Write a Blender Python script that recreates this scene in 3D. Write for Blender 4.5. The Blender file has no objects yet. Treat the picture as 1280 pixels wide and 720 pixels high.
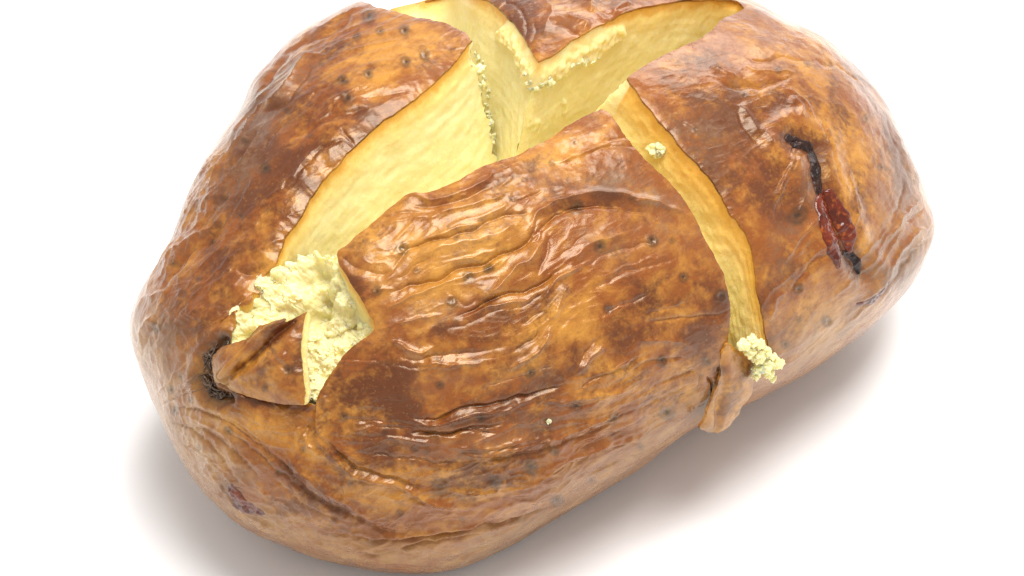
import bpy, math, numpy as np
from mathutils import Vector
from mathutils.bvhtree import BVHTree

CM = 0.01                       # the model is worked out in centimetres and linked in metres
W, H = 1280.0, 720.0            # pixel frame the outlines below were measured in
rng = np.random.default_rng(7)

# ------------------------------------------------------------------ camera
ELEV = math.radians(42.0)
FPX = 1280 * 100.0 / 36.0       # 100 mm lens
DIST = FPX / 75.0               # 75 px per cm at the potato
FWD = np.array([0.0, math.cos(ELEV), -math.sin(ELEV)])
RGT = np.array([1.0, 0.0, 0.0])
UPV = np.array([0.0, math.sin(ELEV), math.cos(ELEV)])
CEN_PX = np.array([642.0, 320.0])
CPOS = -FWD * DIST - RGT * (CEN_PX[0] - 640) / 75.0 - UPV * (360 - CEN_PX[1]) / 75.0   # potato centre is the origin for now
GROUND_Z = None

scene = bpy.context.scene
cam_d = bpy.data.cameras.new('camera')
cam_d.lens = 100.0; cam_d.sensor_width = 36.0; cam_d.clip_start = 0.01; cam_d.clip_end = 100.0
cam = bpy.data.objects.new('camera', cam_d)
scene.collection.objects.link(cam)
cam.rotation_euler = (math.pi / 2 - ELEV, 0, 0)
scene.camera = cam

# ------------------------------------------------------------------ light and exposure
WORLD_STRENGTH = 0.74
world = bpy.data.worlds.new('World'); scene.world = world; world.use_nodes = True
wb = world.node_tree.nodes['Background']
wb.inputs[0].default_value = (1.0, 1.0, 1.0, 1); wb.inputs[1].default_value = WORLD_STRENGTH

def area(name, loc, target, size, power, color=(1, 1, 1), size_y=None):
    d = bpy.data.lights.new(name, 'AREA'); d.energy = power; d.color = color
    d.shape = 'RECTANGLE'; d.size = size; d.size_y = size_y or size
    o = bpy.data.objects.new(name, d); scene.collection.objects.link(o)
    o.location = loc
    o.rotation_euler = (Vector(target) - Vector(loc)).to_track_quat('-Z', 'Y').to_euler()
    return o
area('softbox_lamp', (0.07, -0.045, 0.61), (0.0, -0.01, 0.03), 0.34, 5.2, (1.0, 0.98, 0.955))
area('back_softbox_lamp', (0.20, 0.52, 0.40), (0.0, 0.0, 0.03), 0.40, 2.3, (1.0, 0.98, 0.95))

scene.view_settings.view_transform = 'Standard'
scene.view_settings.look = 'None'
scene.view_settings.exposure = 0.0
scene.view_settings.gamma = 1.0
scene.view_settings.use_curve_mapping = False

# ------------------------------------------------------------------ maths helpers
_perm = np.random.default_rng(3).permutation(256)
_perm = np.concatenate([_perm, _perm, _perm])
_g = np.random.default_rng(5).normal(size=(256, 3)); _g /= np.linalg.norm(_g, axis=1, keepdims=True)

def noise3(p):
    p = np.asarray(p, float)
    i = np.floor(p).astype(np.int64); f = p - i; i &= 255
    u = f * f * f * (f * (f * 6 - 15) + 10)
    out = 0
    for dx in (0, 1):
        wx = u[:, 0] if dx else 1 - u[:, 0]
        for dy in (0, 1):
            wy = u[:, 1] if dy else 1 - u[:, 1]
            for dz in (0, 1):
                wz = u[:, 2] if dz else 1 - u[:, 2]
                h = _perm[_perm[_perm[(i[:, 0] + dx) & 255] + ((i[:, 1] + dy) & 255)] + ((i[:, 2] + dz) & 255)]
                g = _g[h]
                d = g[:, 0] * (f[:, 0] - dx) + g[:, 1] * (f[:, 1] - dy) + g[:, 2] * (f[:, 2] - dz)
                out = out + wx * wy * wz * d
    return out * 1.5

def fbm(p, octs=3):
    s, a = 0, 1.0
    for k in range(octs):
        s = s + a * noise3(p * (2.0 ** k) + 17.3 * k); a *= 0.5
    return s

def cells(p):
    """distance to the nearest of the jittered lattice points, and a random number of that point"""
    p = np.asarray(p, float); i0 = np.floor(p).astype(np.int64)
    best = np.full(len(p), 9.0); rid = np.zeros(len(p))
    for dx in (-1, 0, 1):
        for dy in (-1, 0, 1):
            for dz in (-1, 0, 1):
                c = i0 + np.array([dx, dy, dz])
                h = _perm[_perm[_perm[c[:, 0] & 255] + (c[:, 1] & 255)] + (c[:, 2] & 255)]
                q = c + 0.5 + 0.62 * _g[h]
                d = np.linalg.norm(p - q, axis=1)
                m = d < best
                best[m] = d[m]; rid[m] = h[m] / 255.0
    return best, rid

def smooth(a, b, x):
    t = np.clip((x - a) / (b - a), 0, 1); return t * t * (3 - 2 * t)

def project(P):
    r = P - CPOS
    z = r @ FWD
    return np.stack([640 + FPX * (r @ RGT) / z, 360 - FPX * (r @ UPV) / z], 1)

def ray(px):
    px = np.atleast_2d(px)
    d = FWD + (px[:, :1] - 640) / FPX * RGT + (360 - px[:, 1:2]) / FPX * UPV
    return d / np.linalg.norm(d, axis=1, keepdims=True)

def Z(x0, y0, k, pts):
    return [(x0 + x / k, y0 + y / k) for x, y in pts]

def spline(pts, step=1.0, closed=False):
    """Catmull-Rom through the points, resampled evenly"""
    p = np.array(pts, float)
    if closed: q = np.vstack([p[-1], p, p[0], p[1]])
    else: q = np.vstack([2 * p[0] - p[1], p, 2 * p[-1] - p[-2]])
    out = []
    for i in range(1, len(q) - 2):
        t = np.linspace(0, 1, 24, endpoint=False)[:, None]
        a, b, c, d = q[i - 1], q[i], q[i + 1], q[i + 2]
        out.append(0.5 * (2 * b + (c - a) * t + (2 * a - 5 * b + 4 * c - d) * t ** 2 + (3 * b - 3 * c + d - a) * t ** 3))
    if not closed: out.append(q[-2][None])
    out = np.vstack(out)
    return resample(out, step, closed)

def resample(p, step, closed=False):
    p = np.asarray(p, float)
    if closed: p = np.vstack([p, p[:1]])
    s = np.concatenate([[0], np.cumsum(np.linalg.norm(np.diff(p, axis=0), axis=1))])
    n = max(2, int(round(s[-1] / step)) + 1)
    t = np.linspace(0, s[-1], n)
    r = np.stack([np.interp(t, s, p[:, k]) for k in range(p.shape[1])], 1)
    return r[:-1] if closed else r

def seg_dist(q, poly, closed=False):
    """distance from points q to a polyline; also the arc parameter 0..1 of the nearest point"""
    a = np.asarray(poly, float)
    b = np.vstack([a[1:], a[:1]]) if closed else a[1:]
    a = a if closed else a[:-1]
    L = np.linalg.norm(b - a, axis=1); cum = np.concatenate([[0], np.cumsum(L)])
    best = np.full(len(q), 1e9); par = np.zeros(len(q))
    for k in range(len(a)):
        ab = b[k] - a[k]; l2 = max(ab @ ab, 1e-12)
        t = np.clip(((q - a[k]) @ ab) / l2, 0, 1)
        d = np.hypot(q[:, 0] - a[k, 0] - t * ab[0], q[:, 1] - a[k, 1] - t * ab[1])
        m = d < best
        best[m] = d[m]; par[m] = (cum[k] + t[m] * L[k]) / cum[-1]
    return best, par

def inside(q, poly):
    a = np.asarray(poly, float); b = np.roll(a, -1, 0)
    c = np.zeros(len(q), bool)
    for k in range(len(a)):
        if a[k, 1] == b[k, 1]: continue
        m = (a[k, 1] > q[:, 1]) != (b[k, 1] > q[:, 1])
        x = a[k, 0] + (q[:, 1] - a[k, 1]) * (b[k, 0] - a[k, 0]) / (b[k, 1] - a[k, 1])
        c ^= m & (q[:, 0] < x)
    return c

def sdf(q, poly, margin=40.0):
    """signed distance in px, negative inside the polygon"""
    poly = np.asarray(poly, float)
    out = np.full(len(q), margin)
    lo, hi = poly.min(0) - margin, poly.max(0) + margin
    m = np.all((q > lo) & (q < hi), axis=1)
    if m.any():
        d, _ = seg_dist(q[m], poly, True)
        out[m] = np.where(inside(q[m], poly), -d, np.minimum(d, margin))
    return out

# ------------------------------------------------------------------ outline of the whole potato
SIL = np.array([(165,415),(167,396),(180,362),(206,310),(229,250),(248,212),(259,193),(284,156),(304,129),(310,112),(321,94),(336,81),(359,56),(381,39),(415,21),(451,2),(500,-11),(565,-22),(650,-34),(740,-38),(830,-28),(900,-12),(954,7),(980,22),(1010,35),(1040,52),(1070,79),(1096,109),(1115,139),(1134,176),(1152,221),(1164,262),(1168,276),(1166,299),(1152,331),(1134,359),(1107,389),(1077,415),(1040,441),(1002,466),(950,494),(900,520),(860,541),(837,557),(800,585),(762,609),(710,639),(680,658),(650,679),(612,697),(575,711),(537,718),(487,718),(435,711),(390,701),(352,684),(311,662),(281,637),(251,607),(227,574),(206,536),(187,491),(172,445)], float)

PSI = math.radians(36.0)
SEMI = (7.1, 4.9, 4.15)
_ux = np.array([math.cos(PSI), math.sin(PSI), 0]); _uy = np.array([-math.sin(PSI), math.cos(PSI), 0]); _uz = np.array([0, 0, 1.0])
WM = SEMI[0] * np.outer(_ux, _ux) + SEMI[1] * np.outer(_uy, _uy) + SEMI[2] * np.outer(_uz, _uz)
y3 = np.linalg.solve(WM, -FWD); y3 /= np.linalg.norm(y3)
y1 = RGT - y3 * (RGT @ y3); y1 /= np.linalg.norm(y1)
y2 = np.cross(y3, y1)
NTH = 720
th_s = np.arange(NTH) * 2 * math.pi / NTH
gcorr = np.ones(NTH)
def gfun(th): return np.interp(np.mod(th, 2 * math.pi), np.append(th_s, 2 * math.pi), np.append(gcorr, gcorr[0]))
def ell(th, ph):
    s = np.sin(ph)
    g = 1 + (gfun(th) - 1) * s * s
    y = (s * g * np.cos(th))[:, None] * y1 + (s * g * np.sin(th))[:, None] * y2 + np.cos(ph)[:, None] * y3
    return y @ WM.T
_rel = SIL - CEN_PX
_ta = np.arctan2(-_rel[:, 1], _rel[:, 0]); _tr = np.hypot(*_rel.T)
# dense outline, radius by angle
_d = spline(SIL, 2.0, True) - CEN_PX
_da = np.arctan2(-_d[:, 1], _d[:, 0]); _dr = np.hypot(*_d.T); _o = np.argsort(_da)
_da, _dr = _da[_o], _dr[_o]
def target_r(al): return np.interp(al, np.concatenate([_da - 2*math.pi, _da, _da + 2*math.pi]), np.tile(_dr, 3))
_phs = np.radians(np.arange(66, 116, 2.0))
for it in range(7):
    T, Pp = np.meshgrid(th_s, _phs, indexing='ij')
    q = project(ell(T.ravel(), Pp.ravel())) - CEN_PX
    r = np.hypot(*q.T).reshape(T.shape); al = np.arctan2(-q[:, 1], q[:, 0]).reshape(T.shape)
    k = r.argmax(1); ii = np.arange(NTH)
    gcorr *= target_r(al[ii, k]) / r[ii, k]
    ker = np.exp(-0.5 * (np.arange(-6, 7) / 2.0) ** 2); ker /= ker.sum()
    gcorr = np.convolve(np.concatenate([gcorr[-6:], gcorr, gcorr[:6]]), ker, 'same')[6:-6]

# ------------------------------------------------------------------ the sheet that covers the potato (dense where the camera looks)
N = 820
def grid_angles(n):
    s = np.linspace(-1, 1, n)
    a, b = np.meshgrid(s, s, indexing='ij')
    rho = np.where(np.abs(a) > np.abs(b), a, b)
    with np.errstate(divide='ignore', invalid='ignore'):
        th = np.where(np.abs(a) > np.abs(b), math.pi / 4 * b / a, math.pi / 2 - math.pi / 4 * a / b)
    th = np.where((a == 0) & (b == 0), 0, th)
    th = np.where(rho < 0, th + math.pi, th); rho = np.abs(rho)
    ph = math.pi * (0.45 * rho + 0.55 * rho ** 8)
    return th, ph
TH, PH = grid_angles(N)
BASE = ell(TH.ravel(), PH.ravel())
ZG = BASE[:, 2].min() + 1.40
def seat(P):
    """the underside settles flat on the table"""
    P = P.copy(); d = P[:, 2] - ZG; k = 0.10
    P[:, 2] = ZG + 0.004 + np.where(d > 6 * k, d, k * np.log1p(np.exp(np.clip(d / k, -40, 40))))
    return P
BASE = seat(BASE)
def grid_normals(P, n):
    g = P.reshape(n, n, 3)
    nn = np.cross(np.gradient(g, axis=0), np.gradient(g, axis=1)).reshape(-1, 3)
    l = np.linalg.norm(nn, axis=1, keepdims=True)
    bad = l[:, 0] < 1e-12
    nn = nn / np.maximum(l, 1e-12)
    nn[bad] = (0, 0, -1)
    return nn
BN = grid_normals(BASE, N)
if (BN * BASE).sum(1).mean() < 0: BN = -BN

# coarser copy for casting view rays on the plain shape
NC = 301
tc, pc = grid_angles(NC)
CB = seat(ell(tc.ravel(), pc.ravel())); CBN = grid_normals(CB, NC)
if (CBN * CB).sum(1).mean() < 0: CBN = -CBN
def quads(n):
    i = np.arange(n * n).reshape(n, n)
    return np.stack([i[:-1, :-1], i[1:, :-1], i[1:, 1:], i[:-1, 1:]], -1).reshape(-1, 4)
CQ = quads(NC)
BVH = BVHTree.FromPolygons(CB.tolist(), CQ.tolist())
def cast(px, back=False):
    """points of the plain potato shape under the given picture points, with normals"""
    d = ray(px); P = np.zeros((len(d), 3)); Nn = np.zeros((len(d), 3)); ok = np.zeros(len(d), bool)
    o = Vector(CPOS)
    for k in range(len(d)):
        dv = Vector(d[k])
        if back: h = BVH.ray_cast(o + dv * 200.0, -dv)
        else: h = BVH.ray_cast(o, dv)
        if h[0] is None: continue
        P[k] = h[0]; ok[k] = True
        qv = CQ[h[2]]; w = 1 / (np.linalg.norm(CB[qv] - P[k], axis=1) + 1e-6) ** 2
        nn = (CBN[qv] * w[:, None]).sum(0); Nn[k] = nn / np.linalg.norm(nn)
    if not ok.all() and ok.any():                       # just outside the outline: take the nearest hit
        idx = np.where(ok)[0]
        for k in np.where(~ok)[0]:
            j = idx[np.argmin(((np.atleast_2d(px)[idx] - np.atleast_2d(px)[k]) ** 2).sum(1))]
            P[k] = P[j]; Nn[k] = Nn[j]
    return P, Nn

# ------------------------------------------------------------------ cut lines
L_LONG = [(291,405),(293,386),(302,381),(311,378),(315,362),(321,338),(336,322),(341,309),(352,287),(371,259),(392,225),(415,201),(441,174),(471,143),(486,133),(520,109),(550,84),(572,66),(589,48)]
L_CROSS = [(589,48),(580,38),(557,28),(520,19),(486,11),(463,6),(445,-2)]
B_LEFT = [(673,73),(660,52),(645,30),(630,15),(611,0),(588,-12),(565,-26)]
B_RIGHT = [(673,73),(690,66),(720,48),(757,30),(780,17),(817,7),(855,0),(890,-3),(920,0),(931,8)]
R_LONG = [(784,97),(808,80),(830,67),(864,52),(890,36),(903,22),(920,14),(931,9)]
R_CROSS = [(784,97),(800,120),(821,144),(841,165),(852,180),(875,204),(890,221),(905,244),(916,268),(924,276),(937,299),(944,325),(946,351),(950,374),(956,400),(957,419),(961,434),(958,446)]
F_CROSS = [(752,134),(765,143),(780,165),(799,187),(817,204),(840,225),(859,247),(872,270),(881,291),(890,310),(905,340),(912,370),(914,396),(911,426),(907,436)]
F_LONG = [(752,134),(735,141),(705,156),(682,171),(645,191),(604,206),(574,225),(536,240),(514,243),(494,254),(467,277),(437,303),(422,319),(434,346),(449,369),(460,391),(468,404),(464,417),(437,436),(422,455),(412,469),(401,487),(394,507)]
UNDER_FLAP = [(394,507),(384,505),(361,504),(335,500),(311,494),(290,486),(279,478),(272,462),(276,442),(286,428),(291,405)]
def jag(p, amp, f):
    p = np.array(p, float)
    n = np.zeros_like(p); q = np.column_stack([p * f, np.full(len(p), 3.3)])
    n[:, 0] = fbm(q, 3); n[:, 1] = fbm(q + 51.7, 3)
    e = np.minimum(np.arange(len(p)), np.arange(len(p))[::-1])
    return p + n * amp * smooth(0, 6, e)[:, None]
def cut(pts): return jag(resample(spline(pts, 1.5), 1.0), 1.3, 0.06)
c_LL, c_LC, c_BL, c_BR, c_RL, c_RC, c_FC, c_FL = [cut(c) for c in (L_LONG, L_CROSS, B_LEFT, B_RIGHT, R_LONG, R_CROSS, F_CROSS, F_LONG)]
c_UF = cut(UNDER_FLAP)
GAP = np.vstack([c_LL, c_LC, [(450,-30),(560,-50)], c_BL[::-1], c_BR, c_RL[::-1], c_RC, [(950,452),(935,449),(920,442)], c_FC[::-1], c_FL, c_UF])
GAP_BACK = np.array([(572,-60),(566,-20),(528,-1),(490,9),(470,22),(440,38),(425,30),(445,2),(440,-60)], float)

def gap_field(px, facing, wrap=40.0):
    f = np.full(len(px), wrap)
    front = (facing > -0.02)
    f[front] = sdf(px[front], GAP, wrap)
    back = (~front) & (px[:, 1] < 60) & (facing > -0.75)
    if back.any(): f[back] = sdf(px[back], GAP_BACK, wrap)
    return f

# ------------------------------------------------------------------ folds traced on the skin: (line, half width px, height cm)
FOLDS = []
def fold(pts, w, h):
    l = spline(pts, 3.0)
    FOLDS.append((l, w, h * (1.35 if (l[:, 1].mean() > 470 or l[:, 0].mean() < 430) else 1.0)))
z5 = lambda *p: Z(400, 200, 2.6667, p)
z7 = lambda *p: Z(150, 450, 2.6667, p)
z8 = lambda *p: Z(500, 450, 2.6667, p)
z1 = lambda *p: Z(160, 0, 2.6667, p)
z4 = lambda *p: Z(150, 250, 2.6667, p)
z6 = lambda *p: Z(740, 250, 2.6667, p)
z3 = lambda *p: Z(740, 0, 2.6667, p)
z2 = lambda *p: Z(480, 0, 2.6667, p)
# front quarter
fold(z5((290,112),(380,130),(470,112),(540,80),(590,35)), 4, .045)
fold(z5((300,150),(400,150),(500,128),(570,90)), 4, -.035)
fold(z5((350,200),(400,175),(480,160),(560,140),(640,110)), 7, .05)
fold(z5((250,370),(290,312),(350,285),(450,258),(520,235),(600,195),(720,178)), 4.5, -.075)
fold(z5((330,335),(420,300),(520,270),(640,230),(700,215)), 14, .06)
fold(z5((240,440),(300,415),(400,400),(450,368),(520,350),(600,318),(680,290),(715,235),(735,185)), 5, -.08)
fold(z5((190,540),(250,480),(330,440),(420,410),(480,400)), 3.5, .04)
fold(z5((715,245),(725,190),(770,150),(850,115),(960,105),(1100,130),(1220,172)), 7, .07)
fold(z5((740,215),(790,170),(870,150),(980,150),(1100,175)), 8, -.05)
fold(z5((450,520),(520,490),(600,450),(700,430),(760,400),(800,370)), 4.5, -.065)
fold(z5((520,470),(600,420),(640,370),(700,330),(740,270),(760,245)), 8, .07)
fold(z5((770,250),(750,320),(720,390)), 5, -.04)
fold(z5((470,525),(540,495),(600,478),(710,465)), 3.5, .04)
fold(z5((740,475),(770,420),(820,380),(870,355)), 4, .05)
fold(z5((780,530),(800,470),(830,415)), 7, .05)
fold(z5((830,370),(850,330),(900,280),(960,262),(1040,250)), 8, .04)
fold(z5((235,598),(300,628),(340,638),(385,625)), 3.5, .05)
fold(z5((350,685),(400,678),(465,685)), 4, .04)
fold(z5((240,630),(320,660),(420,650),(520,640),(640,620)), 6, -.04)
fold(z5((620,700),(700,650),(750,600),(772,550)), 4, .06)
fold(z5((640,640),(700,600),(740,550)), 5, -.04)
fold(z5((855,715),(900,660),(945,615)), 4, .05)
fold(z5((930,715),(980,690),(1040,655)), 4, .045)
fold(z5((860,690),(890,640),(930,590)), 4, -.03)
fold(z5((1040,600),(1150,600),(1270,640)), 6, .03)
fold(z5((60,320),(120,360),(200,380),(260,370)), 9, -.03)
fold(z5((430,440),(480,480),(540,440)), 5, -.02)
# lower front
fold(z7((960,200),(1030,205),(1100,195),(1200,170),(1290,145)), 3.5, .03)
fold(z7((960,235),(1050,242),(1130,238),(1280,205)), 3.5, -.035)
fold(z7((860,270),(920,262),(1000,268),(1060,272)), 3, .03)
fold(z7((655,265),(700,310),(760,365),(850,405),(950,428),(1010,458),(1110,495)), 4.5, .035)
fold(z7((690,275),(750,335),(830,375),(920,410),(1010,430)), 5, -.055)
fold(z7((530,320),(590,400),(680,460),(780,520),(880,565),(960,575)), 4.5, -.05)
fold(z7((560,310),(620,385),(710,440),(800,500),(900,545)), 6, .04)
fold(z7((620,250),(640,200),(655,150)), 5, -.04)
fold(z7((700,590),(850,602),(1000,603),(1150,572),(1290,515)), 4.5, -.07)
fold(z7((690,570),(850,580),(1000,580),(1150,548),(1270,500)), 5, .045)
fold(z7((780,650),(860,650),(960,635),(1090,600)), 4, -.055)
fold(z7((700,625),(850,632),(1000,622),(1100,590)), 6, .03)
fold(z7((280,340),(360,440),(420,500),(540,590)), 6, .03)
fold(z7((440,160),(490,185),(530,230)), 6, .02)
fold(z8((25,195),(110,190),(200,160),(300,145),(420,122),(560,75)), 3.5, -.045)
fold(z8((40,210),(150,198),(240,172),(340,165),(460,130)), 3, .028)
fold(z8((0,240),(120,243),(220,238),(330,232)), 3, -.035)
fold(z8((190,312),(260,308),(330,295),(460,258),(560,228),(650,198),(740,178)), 4, .055)
fold(z8((210,335),(340,325),(470,285),(600,240),(740,205)), 5, -.04)
fold(z8((270,330),(310,335),(360,338)), 3, .04)
fold(z8((165,435),(240,434),(330,430)), 3, .045)
fold(z8((320,440),(430,388),(520,330),(640,290),(800,262)), 5, .06)
fold(z8((360,440),(450,395),(560,345),(680,305),(820,275)), 5, -.045)
fold(z8((0,605),(150,590),(280,555),(400,530),(520,478)), 4, -.07)
fold(z8((0,635),(100,620),(220,592),(300,562)), 3.5, -.06)
fold(z8((0,618),(120,606),(260,575),(380,545)), 3, .04)
fold(z8((0,440),(60,448),(130,478),(195,497)), 5, .03)
fold(z8((1000,205),(1040,150),(1055,100),(1030,55)), 4, -.06)
fold(z8((840,340),(900,285),(985,215)), 6, .05)
fold(z8((470,505),(560,470),(700,400),(840,320)), 5, .03)
fold(z8((460,140),(560,130),(700,110),(800,80)), 5, .03)
fold(z8((560,330),(700,300),(860,220)), 4, .03)
# left quarter
fold(z1((430,372),(470,350),(500,330),(560,235),(600,185),(660,180)), 5, .07)
fold(z1((460,380),(520,345),(570,270),(610,215)), 5, -.05)
fold(z1((540,130),(620,100),(720,60),(795,12)), 5, .05)
fold(z1((500,190),(600,130),(700,90),(770,40)), 5, -.05)
fold(z1((395,325),(430,270),(475,215)), 5, .03)
fold(z1((440,300),(480,240),(540,170)), 4, -.06)
fold(z1((330,480),(380,410),(430,345),(470,290)), 6, .05)
fold(z1((265,650),(330,530),(400,430),(460,350)), 5, .06)
fold(z1((290,660),(350,560),(430,440)), 5, -.05)
fold(z1((250,705),(320,615),(400,520),(440,450)), 5, .05)
fold(z1((170,720),(240,600),(300,500)), 7, .05)
fold(z1((780,320),(860,300),(950,285)), 5, -.03)
fold(z1((560,470),(640,410),(720,370),(790,350)), 8, -.03)
fold(z1((700,420),(730,445),(745,465)), 3, -.03)
fold(z4((150,260),(190,180),(250,130),(310,95),(370,5)), 6, .05)
fold(z4((170,270),(230,180),(300,130),(350,60)), 5, -.05)
fold(z4((100,330),(120,270),(160,200),(210,110)), 6, .04)
fold(z4((60,380),(100,330),(180,300)), 6, .03)
fold(z4((60,520),(80,440),(120,380)), 5, .03)
fold(z4((380,240),(430,230),(470,200)), 6, -.04)
# right quarter
fold(z6((1138,60),(1090,110),(1050,155),(1000,220),(950,280),(885,348)), 5, .06)
fold(z6((1135,110),(1070,190),(1010,260),(920,335)), 5, -.05)
fold(z6((780,520),(840,485),(900,450),(960,390),(1030,330),(1090,240)), 5, .05)
fold(z6((760,510),(860,450),(930,390)), 4, -.04)
fold(z6((590,400),(610,330),(650,300)), 6, .03)
fold(z6((930,250),(1000,160),(1050,90)), 4, .035)
fold(z3((395,235),(440,250),(495,272)), 6, .06)
fold(z3((420,270),(480,285),(560,290),(650,270)), 4, -.05)
fold(z3((500,340),(530,390),(565,455)), 5, .05)
fold(z3((480,350),(520,430),(580,500)), 5, -.04)
fold(z3((560,430),(590,460),(600,485)), 4, .04)
fold(z3((650,330),(690,370),(680,400)), 5, .04)
fold(z3((310,410),(340,430),(370,450)), 3, .02)
fold(z3((1000,430),(1050,520),(1100,640)), 6, .03)
fold(z3((690,520),(640,600),(610,680)), 9, .05)
fold(z3((760,500),(790,590),(830,680)), 9, .035)
# back quarter
fold(z2((690,50),(680,20),(640,-20)), 8, .07)
fold(z2((560,75),(610,100),(650,120)), 4, -.05)
fold(z2((760,60),(800,20),(830,10)), 5, .05)
fold(z2((600,60),(650,80),(690,105)), 5, .06)
fold(z2((540,10),(560,60),(530,120)), 6, .03)

# many finer creases that follow the traced ones
_sa = np.vstack([l[:-1] for l, w, h in FOLDS]); _sb = np.vstack([l[1:] for l, w, h in FOLDS])
_sm = (_sa + _sb) / 2; _an = np.arctan2((_sb - _sa)[:, 1], (_sb - _sa)[:, 0])
_cs = np.stack([np.cos(2 * _an), np.sin(2 * _an)], 1)
def run_of_skin(p):
    w = 1 / (((p[:, None, :] - _sm[None]) ** 2).sum(2) + 250.0) ** 1.3
    m = w @ _cs
    a = 0.5 * np.arctan2(m[:, 1], m[:, 0]); return np.stack([np.cos(a), np.sin(a)], 1)
fr_ = np.random.default_rng(21)
def seeds(n, x0, y0, x1, y1): return np.column_stack([fr_.uniform(x0, x1, n), fr_.uniform(y0, y1, n)])
_sd = np.vstack([seeds(20, 430, 230, 820, 450), seeds(14, 600, 170, 880, 420), seeds(62, 300, 450, 900, 710), seeds(45, 200, 90, 440, 420), seeds(30, 170, 400, 330, 640), seeds(45, 960, 60, 1165, 460), seeds(14, 560, -20, 860, 60)])
_half = []
for sg in (1, -1):
    p = _sd.copy(); prev = run_of_skin(p) * sg; tr = [p.copy()]
    for k in range(20):
        d_ = run_of_skin(p); d_ *= np.sign((d_ * prev).sum(1))[:, None]
        a_ = fr_.normal(0, .17, len(p)); d_ = np.stack([d_[:, 0] * np.cos(a_) - d_[:, 1] * np.sin(a_), d_[:, 0] * np.sin(a_) + d_[:, 1] * np.cos(a_)], 1)
        p = p + d_ * 6.0; prev = d_; tr.append(p.copy())
    _half.append(np.stack(tr, 1))
for k in range(len(_sd)):
    long_ = _sd[k, 1] > 430 and 280 < _sd[k, 0] < 900
    n_ = fr_.integers(3, 20 if long_ else 12); m_ = fr_.integers(3, 20 if long_ else 12)
    l = np.vstack([_half[1][k, 1:n_][::-1], _half[0][k, :m_]])
    if len(l) < 4: continue
    w_ = fr_.uniform(2.0, 4.0); h_ = fr_.uniform(.010, .030)
    if fr_.random() < .55: FOLDS.append((l, w_, -h_ * 1.2))
    else: FOLDS.append((l, w_, h_))

EYES = [(564,376,5),(611,335,4.5),(586,346,6),(724,258,6),(503,311,6),(471,365,4.5),(749,309,6),(816,299,5),(854,346,5),(662,462,5),(760,387,5),(662,464,4),(717,506,5),(766,521,5),(834,516,7),(616,598,6),(549,609,8),(695,624,6),(551,482,4),(661,579,6),(460,21,6),(505,37,5),(507,75,5),(460,92,4.5),(428,102,5),(434,122,5),(332,212,5),(447,44,4),(475,37,4),(531,66,5),(995,269,8),(817,302,5),(830,452,5),(999,362,5),(1036,402,5),(901,370,6),(368,461,4.5),(221,512,4),(289,538,4),(338,484,3.5),(900,462,5),(886,452,4),(262,300,4),(300,270,3.5),(196,410,5),(216,486,4),(228,470,3),(242,500,3.5),(600,520,4),(520,560,4),(480,540,3),(430,520,4),(690,560,4),(930,120,3),(1080,150,3.5),(1100,210,3),(970,90,3),(1010,80,3),(1060,330,3),(900,300,4),(870,160,3),(980,430,4),(1000,400,3),(640,250,3),(570,300,3),(520,340,3),(690,200,3.5),(720,175,3),(655,225,3),(790,250,3),(840,300,3),(380,560,3),(350,590,3),(440,600,3),(500,640,3.5),(580,650,3),(740,600,3),(250,560,3),(800,560,3),(400,80,3.5),(360,140,3),(390,170,3),(310,180,3),(280,250,3.5),(250,350,3),(220,330,3)]
EYES = np.array(EYES, float)

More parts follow.
